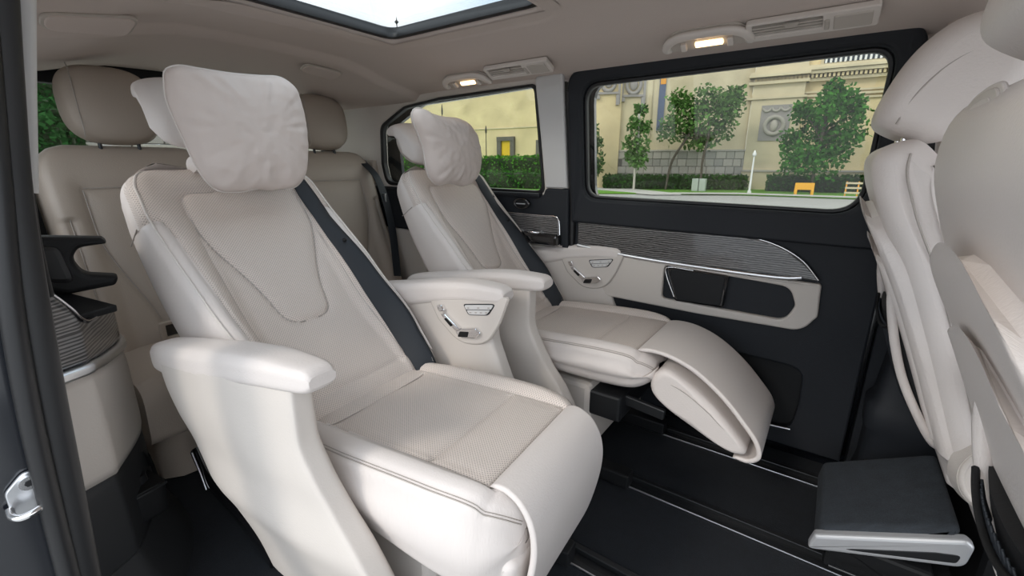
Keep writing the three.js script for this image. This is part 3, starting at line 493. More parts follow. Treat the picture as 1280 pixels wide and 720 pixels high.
// ---- armrest: sculpted shell with padded top, outer face at +z side (mirror for the other side)
const tabPad = tab([[-0.82, 0.592], [-0.78, 0.598], [-0.6, 0.622], [-0.45, 0.65], [-0.33, 0.668], [-0.22, 0.672]]);
function armShell() {
  const rows = [ // y, xBack, xFront, zOuter, zInner
    [0.655, -0.77, -0.285, 0.336, 0.262], [0.60, -0.77, -0.285, 0.338, 0.262], [0.54, -0.76, -0.287, 0.338, 0.26], [0.47, -0.735, -0.262, 0.334, 0.257], [0.40, -0.70, -0.225, 0.326, 0.25], [0.33, -0.665, -0.175, 0.325, 0.243], [0.24, -0.63, -0.135, 0.30, 0.235], [0.14, -0.60, -0.115, 0.275, 0.228], [0.06, -0.585, -0.105, 0.262, 0.222]];
  const f = [1, 2, 3, 4].map((k) => tab(rows.map((r) => [-r[0], r[k]])));
  const rings = range(48, (i) => { const y = lerp(0.655, 0.06, i / 47), [xb, xf, zo, zi] = f.map((q) => q(-y)), cz = (zo + zi) / 2, h = (zo - zi) / 2;
    return superRing(1, 1, 7, 52).map(([a, b]) => { const x = lerp(xb, xf, (a + 1) / 2), fr = smooth(0.45, 1, (a + 1) / 2); const cap = tabPad(x) - 0.02; return [x, Math.min(y, cap), cz + h * b * (b > 0 ? 1 - 0.42 * fr * fr : 1)]; }); });
  return loft(rings);
}
function armPad() {
  const yt = tab([[-0.82, 0.606], [-0.78, 0.618], [-0.6, 0.650], [-0.45, 0.675], [-0.33, 0.686], [-0.25, 0.684], [-0.22, 0.680]]);
  const yb = tab([[-0.82, 0.555], [-0.78, 0.547], [-0.6, 0.574], [-0.45, 0.610], [-0.33, 0.630], [-0.22, 0.640]]);
  const zo = tab([[-0.82, 0.325], [-0.78, 0.334], [-0.6, 0.338], [-0.42, 0.336], [-0.32, 0.328], [-0.22, 0.308]]);
  const zi = tab([[-0.82, 0.262], [-0.6, 0.252], [-0.3, 0.252], [-0.22, 0.256]]);
  const xs = [...range(8, (i) => -0.82 + 0.03 * (1 - Math.cos(i / 7 * Math.PI / 2))), ...range(40, (i) => lerp(-0.79, -0.262, (i + 1) / 41)), ...range(10, (i) => -0.262 + 0.024 * Math.sin(i / 9 * Math.PI / 2))];
  const rings = xs.map((x) => { const e0 = clamp((-0.79 - x) / 0.03), e1 = clamp((x + 0.262) / 0.024), k = Math.sqrt(Math.max(0.03, 1 - Math.max(e0, e1) ** 2)); const t = yt(x), b = yb(x), o = zo(x), i = zi(x), cy = (t + b) / 2, hy = (t - b) / 2 * (0.35 + 0.65 * k), cz = (o + i) / 2, hz = (o - i) / 2 * (0.86 + 0.14 * k);
    return range(48, (q) => { const a = q / 48 * Math.PI * 2, c = Math.cos(a), s = Math.sin(a), kk = Math.pow(Math.abs(c) ** 4.2 + Math.abs(s) ** 3.2, -1 / 3.7); let zz = cz + hz * c * kk, yy = cy + hy * s * kk; const sd = Math.min(Math.abs(a - 0.62), Math.abs(a - (Math.PI - 0.62))); yy -= s > 0 ? 0.003 * Math.exp(-((sd / 0.07) ** 2)) : 0; return [x, yy, zz]; }); });
  return loft(rings);
}
const ARM_SHELL = armShell(), ARM_PAD = armPad();
const flipZ = (g) => { g = g.clone(); g.scale(1, 1, -1); const A = g.attributes; for (const k of ['position', 'normal', 'uv']) { const t = A[k], s = t.itemSize; for (let i = 0; i < t.count; i += 3) for (let q = 0; q < s; q++) { const x = t.array[(i + 1) * s + q]; t.array[(i + 1) * s + q] = t.array[(i + 2) * s + q]; t.array[(i + 2) * s + q] = x; } } return g; };
const ARM_SHELL_M = flipZ(ARM_SHELL), ARM_PAD_M = flipZ(ARM_PAD);
function controls(arm, side) {                              // control panel on the inner face of an armrest (face towards the sitter)
  const zf = side * 0.2605, s = -side;                      // s: direction the face points
  const put = (name, g, m, dz, lab) => { const o = obj(name, g, m, arm); o.position.set(0, 0, zf); if (s < 0) { o.scale.z = 1; } o.position.z = zf + s * dz; if (s < 0) o.rotation.set(0, 0, 0); if (lab) o.userData.label = lab; return o; };
  const P = (pts, d, b = 0.0015) => { pts = pts.map(([x, y]) => { const X = 0.156 + 1.24 * x; return [X, 0.582 + (y - 0.565) * 0.9 + 0.17 * (X + 0.36)]; }); const g = plate(pts, d, { bevel: b }); if (s < 0) g.translate(0, 0, -d); return g; };
  const U = roundPoly([[-0.53, 0.628, 0.01], [-0.505, 0.56, 0.06], [-0.44, 0.475, 0.08], [-0.36, 0.475, 0.08], [-0.325, 0.55, 0.08], [-0.30, 0.632, 0.01]], 8);
  const Ui = (() => { const cx = -0.41, cy = 0.565; return U.map(([x, y]) => [cx + (x - cx) * 0.965, cy + (y - cy) * 0.965]); })();
  put('panel_joint', P(U, 0.004, 0.0015), M.stitch, -0.0015);
  put('control_panel', P(Ui, 0.007, 0.003), M.shell, -0.0015);
  const keys = roundPoly([[-0.425, 0.612, 0.006], [-0.41, 0.575, 0.014], [-0.355, 0.575, 0.014], [-0.335, 0.612, 0.008]], 5);
  put('key_bezel', P(keys, 0.003, 0.001), M.rail, 0.0045);
  put('key_row', P(roundPoly([[-0.421, 0.609, 0.005], [-0.414, 0.5945, 0.002], [-0.347, 0.5945, 0.002], [-0.339, 0.609, 0.005]], 3), 0.006, 0.001), M.button, 0.0045, 'upper row of grey seat keys');
  put('key_row', P(roundPoly([[-0.413, 0.5925, 0.002], [-0.406, 0.578, 0.01], [-0.359, 0.578, 0.01], [-0.349, 0.5925, 0.002]], 3), 0.006, 0.001), M.button, 0.0045, 'lower row of grey memory keys');
  for (const [kx, ky] of [[-0.408, 0.6], [-0.38, 0.6], [-0.352, 0.6], [-0.402, 0.585], [-0.387, 0.585], [-0.373, 0.585], [-0.359, 0.585]]) put('key_mark', P(roundPoly([[kx - 0.003, ky - 0.0018, 0.001], [kx + 0.003, ky - 0.0018, 0.001], [kx + 0.003, ky + 0.0018, 0.001], [kx - 0.003, ky + 0.0018, 0.001]], 2), 0.0006, 0.0001), M.stitch, 0.0102);
  // seat-shaped chrome switch: back, head and cushion pieces
  const sw = (pts, d, mt, nm) => put(nm, P(roundPoly(pts, 4), d, 0.003), mt, 0.005);
  sw([[-0.487, 0.583, 0.004], [-0.472, 0.583, 0.004], [-0.428, 0.532, 0.004], [-0.441, 0.524, 0.004]], 0.014, M.chrome, 'backrest_switch');
  sw([[-0.497, 0.613, 0.007], [-0.481, 0.613, 0.007], [-0.474, 0.592, 0.005], [-0.49, 0.590, 0.005]], 0.014, M.chrome, 'headrest_switch');
  sw([[-0.446, 0.522, 0.006], [-0.425, 0.534, 0.006], [-0.385, 0.537, 0.01], [-0.372, 0.520, 0.01], [-0.385, 0.503, 0.01], [-0.428, 0.503, 0.01]], 0.012, M.chrome, 'cushion_switch');
  put('dark_gap', P(roundPoly([[-0.437, 0.506, 0.003], [-0.408, 0.506, 0.003], [-0.404, 0.524, 0.003], [-0.43, 0.524, 0.003]], 3), 0.0006, 0.0001), M.black, 0.0172);
  put('dark_gap', P(roundPoly([[-0.474, 0.566, 0.002], [-0.468, 0.57, 0.002], [-0.448, 0.545, 0.002], [-0.455, 0.54, 0.002]], 2), 0.0006, 0.0001), M.black, 0.0192);
}
// ---- headrest: front pad and rear shell, in the frame of the top of the backrest
function headrestPart(profile, half, round, p = 2.6) {      // profile in (n = forward, t = up); superelliptic fading to the sides
  const rings = range(25, (i) => { const u = -1 + i / 12, k = Math.pow(Math.max(0, 1 - Math.abs(u) ** p), 1 / p), cx = profile.reduce((s, q) => s + q[0], 0) / profile.length, cy = profile.reduce((s, q) => s + q[1], 0) / profile.length, kk = 0.12 + 0.88 * k; return profile.map(([n, t]) => [cx + (n - cx) * kk - round * u * u, cy + (t - cy) * (0.35 + 0.65 * kk), u * half]); });
  return loft(rings);
}
function captainSeat(label, pos, turn, recline, raised, bs = 1) {
  const seat = thing('captain_seat', label, 'seat', pos, turn);
  const B = makeBack(recline);
  const bk = obj('backrest', join([B.part('shell'), B.cap]), M.leather, seat);
  obj('centre_insert', B.part('insert'), M.perf, bk); obj('perforated_panel', B.part('perf'), M.perf, bk); obj('lumbar_panel', B.part('lower'), M.perf, bk);
  for (const k of [0, 1]) { obj('bolster', B.part('bol' + k), M.leather, bk); obj('side_panel', B.part('side' + k), M.leather, bk); }
  for (const s of [1, -1]) {
    obj('piping', tube([...range(18, (i) => { const q = 0.1 + i / 17 * (B.L - 0.17); return B.surf(q, s * (B.half(q) - 0.014), 0.0015); }), ...range(4, (i) => { const q = B.L - 0.055 + i * 0.017; return B.surf(q, s * (B.half(q) - 0.016), 0.001); })], 0.0026, 60, 6), M.piping, bk);
  }
  const thread = (L, s, nm = 'seam') => obj(nm, tube(L.map(([q, z]) => B.surf(q, s * z, -0.0005)), 0.0017, Math.max(30, L.length * 3), 5), M.stitch, bk);
  thread([...UL.filter((_, i) => i % 2 === 0 && i), UL[59]], 1); thread([...UL.filter((_, i) => i % 2 === 0 && i), UL[59]], -1);
  const fine = (L) => { const c = curve(L.map(([a, b]) => [a, b, 0])); return range(24, (i) => { const p = c.getPointAt(i / 23); return [p.x, p.y]; }); };
  for (const s of [1, -1]) { thread(fine(BOLS).filter((p) => p[0] > 0.06), s); thread(fine(STI.slice(0, 5)).filter((p) => p[0] > 0.06), s, 'stitching'); }
  for (const s of [1, -1]) { const f = B.frame(0.668), w = B.half(0.668); obj('side_seam', tube(range(6, (i) => { const d = lerp(-0.035, -0.105, i / 5); return [f.p.x + f.n.x * d, f.p.y + f.n.y * d, s * (w + 0.004)]; }), 0.0016, 12, 5), M.stitch, bk); }
  thread(range(16, (i) => [0.128, lerp(-0.15, 0.15, i / 15)]), 1);
  const bt = obj('seat_belt', strip(B, [[B.L - 0.012, -0.150], [B.L - 0.06, -0.168], [0.6, -0.180], [0.4, -0.185], [0.22, -0.178], [0.11, -0.170], [0.05, -0.168]], 0.0235, 0.004), M.belt, seat);
  bt.userData.label = 'dark blue-grey woven belt over the shoulder';
  { const q = B.surf(0.52, -0.183, 0.012), stop = obj('belt_stop', new THREE.SphereGeometry(0.006, 12, 8), M.black, bt); stop.position.set(...q); }
  { const f = B.frame(B.L), g = sweep([[0, 0, -0.03], [0, 0, 0.03]], superRing(0.02, 0.012, 3, 16), { n: 6, up: [0, 1, 0] }), o = obj('belt_guide', g, M.black, bt); o.position.set(f.p.x - 0.012, f.p.y - 0.018, -0.148); o.rotation.z = 0.4; }
  // cushion
  const CUSH = raised ? CUSH_HIGH : CUSH_LOW;
  const cu = obj('cushion', join([CUSH.part('under'), CUSH.part('nosetop'), CUSH.cap]), M.leather, seat);
  for (const [k, m, n] of [['front', M.perf, 'front_insert'], ['mid', M.perf, 'centre_insert'], ['rear', M.perf, 'rear_insert'], ['bol0', M.leather, 'side_bolster'], ['bol1', M.perf, 'side_bolster'], ['rim0', M.leather, 'rim_panel'], ['rim1', M.leather, 'rim_panel'], ['side0', M.leather, 'side_panel'], ['side1', M.leather, 'side_panel']]) obj(n, CUSH.part(k), m, cu);
  const line = (a, b, nm = 'seam') => obj(nm, tube(range(14, (i) => { const x = lerp(a[0], b[0], i / 13), z = lerp(a[1], b[1], i / 13); return [x, CUSH.top(x, z) - 0.0005, z]; }), 0.0017, 40, 5), M.stitch, cu);
  line([-0.142, -0.153], [-0.142, 0.153]); line([-0.435, -0.158], [-0.435, 0.158]); line([0, -0.15], [0, 0.15]);
  for (const s of [1, -1]) { line([-0.45, 0.158 * s], [-0.01, 0.151 * s]); for (const q of [0.80, 0.92]) obj('stitching', tube(range(30, (i) => { const x = -0.42 + 0.474 * Math.sin(i / 29 * Math.PI / 2), e = CUSH.edge(x, q); return [e[0], e[1] + 0.0002, s * (e[2] + 0.0002)]; }), q > 0.9 ? 0.0014 : 0.0009, 60, 5), M.stitch, cu); }
  // arms
  for (const s of [1, -1]) {
    const a = obj('armrest', s > 0 ? ARM_SHELL : ARM_SHELL_M, M.shell, seat); obj('armrest_pad', s > 0 ? ARM_PAD : ARM_PAD_M, M.leather, a);
    if (s < 0) controls(a, s);
  }
  // headrest
  const f = B.frame(B.L), ang = Math.atan2(f.t.y, f.t.x) - Math.PI / 2;
  const hr = new THREE.Group(); hr.name = 'headrest'; hr.position.set(f.p.x - f.n.x * 0.05 + (raised ? 0 : 0.045), f.p.y - f.n.y * 0.05 + (raised ? 0 : 0.03), 0); hr.rotation.z = ang * (raised ? 0.76 : 0.55); seat.add(hr);
  obj('rear_pad', headrestPart(outline([[-0.02, 0.035], [0.03, 0.03], [0.045, 0.08], [0.01, 0.15], [-0.05, 0.20], [-0.085, 0.175], [-0.075, 0.10]], 40), 0.115, 0.01), M.leather, hr);
  obj('front_pad', headrestPart(outline([[0.015, 0.02], [0.045, 0.03], [0.06, 0.09], [0.03, 0.17], [-0.03, 0.235], [-0.09, 0.245], [-0.105, 0.215], [-0.04, 0.18], [0.0, 0.11]], 48), 0.138, 0.012), M.leather, hr);
  for (const z of [-0.05, 0.05]) { const g = new THREE.CylinderGeometry(0.007, 0.007, 0.09, 12); g.translate(0.0, 0.01, z); obj('post', g, M.satin, hr); }
  obj('post_collar', sweep([[0, -0.012, -0.085], [0, -0.012, 0.085]], superRing(0.03, 0.02, 3, 20), { n: 4 }), M.leather, hr);
  for (const o of [bk, bt, hr]) { const v = [-0.475, 0.43, 0]; o.scale.setScalar(bs); o.position.set(v[0] + (o.position.x - v[0]) * bs, v[1] + (o.position.y - v[1]) * bs, o.position.z * bs); }
  // plinth, slide and leg rest
  obj('seat_base', box(-0.48, -0.14, 0.05, 0.31, -0.17, 0.17, 0.02), M.shell, seat); obj('hinge_bracket', box(-0.16, -0.04, 0.20, 0.29, -0.16, 0.16, 0.01).rotateZ(0.0), M.rail, seat);
  for (const z of [0.18, -0.18]) obj('slide_rail', box(-0.72, 0.02, 0.0075, 0.055, z - 0.025, z + 0.025, 0.006), M.black, seat);
  if (raised) {
    obj('leg_flap', flap([[-0.002, 0.462], [0.04, 0.468], [0.09, 0.464], [0.16, 0.440], [0.24, 0.385], [0.30, 0.325], [0.342, 0.272], [0.350, 0.235], [0.328, 0.214], [0.29, 0.214]], -0.160, 0.152, 0.012, 90), M.leather, seat);
    const pad = obj('leg_rest', sidePad(outline([[0.05, 0.35], [0.055, 0.40], [0.09, 0.425], [0.15, 0.400], [0.22, 0.352], [0.285, 0.292], [0.318, 0.252], [0.312, 0.232], [0.27, 0.233], [0.19, 0.262], [0.10, 0.305]], 60), -0.165, 0.168, 0.022, 16, 8, null, true), M.leather, seat);
    obj('leg_rest_seam', tube([[0.06, 0.385, 0.1615], [0.12, 0.385, 0.1675], [0.2, 0.345, 0.1675], [0.28, 0.28, 0.165], [0.305, 0.255, 0.158]], 0.0016, 30, 5), M.stitch, pad);
    obj('hinge_link', box(-0.08, 0.06, 0.24, 0.275, 0.10, 0.115, 0.006).rotateZ(-0.1), M.rail, seat);
  } else {
    obj('leg_flap', flap([[-0.002, 0.462], [0.025, 0.464], [0.052, 0.452], [0.073, 0.425], [0.083, 0.39], [0.084, 0.35], [0.075, 0.29], [0.055, 0.21], [0.02, 0.12], [-0.01, 0.05]], -0.165, 0.150, 0.012, 90), M.leather, seat);
    const pad = obj('leg_rest', sidePad(roundPoly([[-0.05, 0.09, 0.02], [-0.008, 0.08, 0.02], [0.050, 0.245, 0.03], [0.060, 0.33, 0.02], [0.03, 0.352, 0.015], [-0.03, 0.33, 0.02]], 5), -0.205, 0.172, 0.02), M.leather, seat);
    obj('leg_rest_seam', tube([[-0.01, 0.1, 0.177], [0.02, 0.18, 0.179], [0.035, 0.255, 0.176]], 0.0016, 20, 5), M.stitch, pad);
  }
  return { seat, B, hr };
}
const nearSeat = captainSeat('cream leather captain seat with leg flap hanging down, beside the open door', [-0.415, 0, -0.655], 3.5 * R, 2.5, false, 1.05);
const farSeat = captainSeat('cream leather captain seat with leg rest raised, beside the closed sliding door', [-0.408, 0, -1.375], 0, -2.5, true, 0.955);

// ================================================================ REST OF THE CABIN
// photo pixel (1280 x 720) -> point on the plane axis = value
camera.updateMatrixWorld();
function at(px, py, axis, val) {
  const d = V((px - 640) / 555, (360 - py) / 555, -1).applyQuaternion(camera.quaternion), c = camera.position, t = (val - c[axis]) / d[axis];
  return [c.x + d.x * t, c.y + d.y * t, c.z + d.z * t];
}
{ // ---- soft pillows hung on the headrests
  const OUT = { 1.3: [[-1.262, 1.085, -0.612], [[205, 100], [206, 88], [222, 82], [250, 86], [290, 92], [325, 95], [350, 97], [366, 108], [376, 132], [382, 165], [383, 195], [380, 220], [368, 234], [345, 235], [322, 236], [298, 240], [272, 238], [254, 222], [240, 198], [228, 172], [216, 146], [207, 122]]], 4.1: [[-1.2, 1.075, -1.325], [[516, 150], [516, 138], [524, 135], [536, 141], [552, 146], [574, 149], [586, 157], [594, 172], [598, 192], [597, 214], [589, 228], [574, 231], [560, 229], [546, 231], [537, 222], [532, 205], [529, 186], [523, 168]]] };
  const shape = (seedv) => { const [c0, px] = OUT[seedv]; const cc = new THREE.CatmullRomCurve3(px.map(([a, b]) => { const p = at(a, b, 'x', c0[0]); return V(-(p[2] - c0[2]), p[1] - c0[1], 0); }), true); return range(120, (i) => { const p = cc.getPointAt(i / 120); return [p.x, p.y]; }); const o = []; const base = roundPoly([[-0.150, -0.150, 0.075], [0.148, -0.155, 0.07], [0.158, 0.02, 0.2], [0.150, 0.150, 0.07], [0.0, 0.156, 0.3], [-0.155, 0.165, 0.06], [-0.160, 0.0, 0.2]], 10);
    const c = new THREE.CatmullRomCurve3(base.map((p) => V(p[0], p[1], 0)), true); for (let i = 0; i < 120; i++) { const p = c.getPointAt(i / 120); o.push([p.x, p.y]); } return o; };
  const make = (sd) => { const g = puff(shape(sd), 0.115, { power: 2.3, rows: 26, back: 0.8, warp: (x, y, z, sc, t) => { const e = sc * sc * sc, th = Math.atan2(y, x), w = Math.sin(th * 13 + 3 * noise.noise(th * 3, sd, 2)) * noise.noise(th * 2 + 4, sd, 5); const k = 0.020 * smooth(0.35, 0.95, sc) * (1 - sc ** 8) * w + 0.004 * noise.noise(x * 18, y * 18, sd) * (1 - sc * sc) + 0.003 * noise.noise(x * 45, y * 45, sd + 3); const dent = -0.012 * Math.exp(-(((x - 0.02) / 0.03) ** 2) - (((y + 0.15) / 0.03) ** 2)); return [x * (1 + 0.0 * e), y + dent * 0.6 * Math.sign(1), z + Math.sign(z || 1) * k]; } }); g.computeVertexNormals(); return weld(g); };
  const pil = (label, pos, ry, rz, rx, sd, sx = 1, sy = 1) => { const p = thing('headrest_pillow', label, 'pillow', pos, 0); p.rotation.order = 'YZX'; p.rotation.set(rx, ry, rz); const b = obj('pillow_body', make(sd).scale(sx, sy, 1), M.suede, p);
    const pip = tube(shape(sd).filter((_, i) => i % 2 === 0).map(([x, y]) => [x * sx * 1.002, y * sy * 1.002, 0]), 0.0022, 120, 5, true); obj('edge_seam', pip, M.piping, p); return p; };
  pil('plump cream suede pillow on the headrest of the seat beside the open door', [-1.262, 1.085, -0.612], 90 * R, 0, 0, 1.3);
  pil('small cream suede pillow on the headrest of the seat by the closed door', [-1.2, 1.075, -1.325], 90 * R, 0, 0, 4.1);
}
function weld(g) { // smooth normals across identical positions
  const p = g.attributes.position, n = g.attributes.normal, map = new Map();
  for (let i = 0; i < p.count; i++) { const k = [p.getX(i), p.getY(i), p.getZ(i)].map((v) => Math.round(v * 1e5)).join(); if (!map.has(k)) map.set(k, []); map.get(k).push(i); }
  for (const l of map.values()) { const v = V(); for (const i of l) v.add(V(n.getX(i), n.getY(i), n.getZ(i))); v.normalize(); for (const i of l) n.setXYZ(i, v.x, v.y, v.z); }
  return g;
}
{ // ---- slide cover behind the armrest shell of the near seat
  const st = nearSeat.seat; st.updateMatrixWorld(true);
  const L = (px, py, z) => { const v = st.worldToLocal(V(...at(px, py, 'z', z))); return [v.x, v.y, v.z]; };
  const c = obj('slide_cover', sweep([L(246, 562, -0.385), L(264, 598, -0.385), L(300, 640, -0.385), L(345, 700, -0.385)], superRing(0.026, 0.016, 3, 20), { n: 20, up: [0, 0, 1] }), M.gloss, st);
  obj('bright_strip', tube([L(240, 566, -0.366), L(250, 590, -0.366), L(258, 612, -0.366)], 0.0025, 12, 6), M.satin, c);
}
{ // ---- third-row bench
  const bench = thing('rear_bench', 'taupe leather rear bench behind the captain seats', 'bench seat', [-2.0, 0, -0.95]);
  const backPanel = (z0, z1, nm) => { // slightly reclined padded back with an inset panel
    const w = (z1 - z0) / 2, zc = (z0 + z1) / 2, H = 0.70, L0 = [0.12, 0.36], L1 = [-0.09, 1.062], g = [], UV = [], NI = 90, NJ = 80;
    const ins = (t) => 0.62 * w * (t > 0.62 ? 1 : 0.35 + 0.65 * smooth(0.05, 0.62, t)) , seamAt = (t, z) => { const a = Math.abs(z); let d = 9; if (t > 0.12 && t < 0.80) d = Math.min(d, Math.abs(a - ins(t))); d = Math.min(d, t < 0.80 ? Math.hypot((t - 0.80) * H, Math.max(0, a - ins(0.8))) : Math.hypot((t - 0.8) * H, Math.max(0, a - ins(0.8)))); if (t < 0.66) d = Math.min(d, Math.abs(a - w * 0.84)); return d; };
    const ring = [];
    for (let i = 0; i <= NI; i++) {
      const t = i / NI, k = clamp((t - 0.86) / 0.14), e = 1 - Math.sqrt(Math.max(0, 1 - k * k)), ww = w - 0.07 * e, px = lerp(L0[0], L1[0], t) - 0.045 * e, py = lerp(L0[1], L1[1], t), row = [], nx = 0.955, ny = 0.297;
      for (let j = 0; j <= NJ; j++) { const u = -1 + 2 * j / NJ, z = u * ww, q = clamp((Math.abs(u) - 0.86) / 0.14), s = 1 - Math.sqrt(Math.max(0, 1 - q * q)), d = seamAt(t, z), hgt = 0.03 * smooth(0.55, 0.8, Math.abs(u)) * (1 - t) - 0.05 * s - 0.005 * Math.exp(-((d / 0.006) ** 2)) - 0.008 * Math.exp(-((d / 0.03) ** 2)); row.push([px + nx * hgt, py + ny * hgt, zc + z]); }
      for (const j of [NJ, 0]) row.push([px - 0.13, py - 0.03, zc + (j ? ww : -ww)]);
      ring.push(row);
    }
    const o = obj(nm, loft(ring), M.bench, bench);
    const th = (f, n = 40) => obj('seam', tube(range(n, (i) => { const [t, z] = f(i / (n - 1)); return [lerp(L0[0], L1[0], t) + 0.955 * (0.03 * smooth(0.55, 0.8, Math.abs(z / w)) * (1 - t) - 0.006), lerp(L0[1], L1[1], t), zc + z]; }), 0.0016, 60, 5), M.stitch, o);
    for (const s of [1, -1]) { th((u) => { const t = lerp(0.14, 0.79, u); return [t, s * ins(t)]; }); th((u) => [lerp(0.1, 0.66, u), s * w * 0.84]); }
    th((u) => [0.8, lerp(-ins(0.8), ins(0.8), u)]);
  };
  backPanel(0.13, 0.645, 'backrest'); backPanel(-0.645, -0.13, 'backrest'); backPanel(-0.125, 0.125, 'middle_backrest');
  for (const z of [0.405, -0.40]) {
    const h = new THREE.Group(); h.name = 'headrest'; h.position.set(-0.115, 1.045, z); h.rotation.z = 0.12; bench.add(h);
    const pf = outline([[-0.05, 0.035], [0.03, 0.03], [0.055, 0.10], [0.05, 0.20], [0.02, 0.265], [-0.035, 0.275], [-0.06, 0.20], [-0.06, 0.10]], 40);
    { const hg = weld(puff(superRing(0.138, 0.132, 2.9, 80), 0.135, { power: 2.7, rows: 14 })); hg.rotateY(Math.PI / 2); hg.translate(0, 0.152, 0); obj('headrest_pad', hg, M.bench, h); }
    obj('seam', tube(range(20, (i) => { const q = lerp(-0.118, 0.118, i / 19); return [0.0665 * Math.pow(Math.max(0, 1 - Math.pow(Math.max(0.72, Math.abs(q) / 0.132), 2.7)), 1 / 2.7) + 0.002, 0.152 + q, 0.098]; }), 0.0016, 60, 5), M.stitch, h);
    for (const s of [-0.055, 0.055]) { const g = new THREE.CylinderGeometry(0.006, 0.006, 0.06, 10); g.translate(0, 0.01, s); obj('post', g, M.rail, h); }
  }
  const cus = obj('cushion', loft(range(24, (i) => { const u = i / 23, z = lerp(-0.645, 0.645, u), e = Math.sqrt(Math.max(0, 1 - Math.abs(2 * u - 1) ** 10)); return roundPoly([[0.02, 0.20, 0.03], [0.50, 0.20, 0.05], [0.53, 0.40 + 0.02 * e, 0.06], [0.02, 0.37 + 0.01 * e, 0.03]], 6).map(([x, y]) => [x, y, z]); })), M.bench, bench);
  obj('plinth', loft([[0.0075, 0.40], [0.08, 0.42], [0.16, 0.46], [0.24, 0.49]].map(([y, x]) => ringXZ(x / 2 + 0.01, y, 0, x / 2, 0.615, 8, 48))), M.bench, bench);
  const lt = obj('latch_recess', move(plate(roundPoly([[-0.05, 0.40, 0.008], [0.05, 0.40, 0.008], [0.05, 0.47, 0.008], [-0.05, 0.47, 0.008]], 3), 0.02, { bevel: 0.004, holes: [roundPoly([[-0.036, 0.412, 0.006], [0.036, 0.412, 0.006], [0.036, 0.458, 0.006], [-0.036, 0.458, 0.006]], 3)] }), 0, 0, 0).rotateY(Math.PI / 2), M.bench, bench); lt.position.set(0.14, -0.005, 0.43);
  obj('latch', box(-0.03, 0.03, 0.415, 0.455, 0, 0.006, 0.003).rotateY(Math.PI / 2).translate(0.142, -0.005, 0.43), M.gloss, bench);
  const side = obj('side_belt', strap([[-0.10, 1.02, -0.60], [0.02, 0.93, -0.60], [0.14, 0.72, -0.57], [0.25, 0.45, -0.5]], 0.022), M.belt, bench); side.userData.label = 'dark belt hanging at the window end of the bench';
  obj('belt_tongue', box(-0.016, 0.016, -0.022, 0.022, -0.004, 0.004, 0.003).translate(0.085, 0.83, -0.585), M.satin, side);
  obj('belt_stalk', sweep([[-0.09, 0.90, -0.665], [-0.085, 1.02, -0.67]], superRing(0.022, 0.03, 3, 16), { n: 6, up: [1, 0, 0] }), M.bench, bench);
}
function strap(pts, half, th = 0.003) { // belt facing +x
  return sweep(pts, [[-half, -th / 2], [half, -th / 2], [half, th / 2], [-half, th / 2]], { n: 40, up: [1, 0.3, 0] });
}
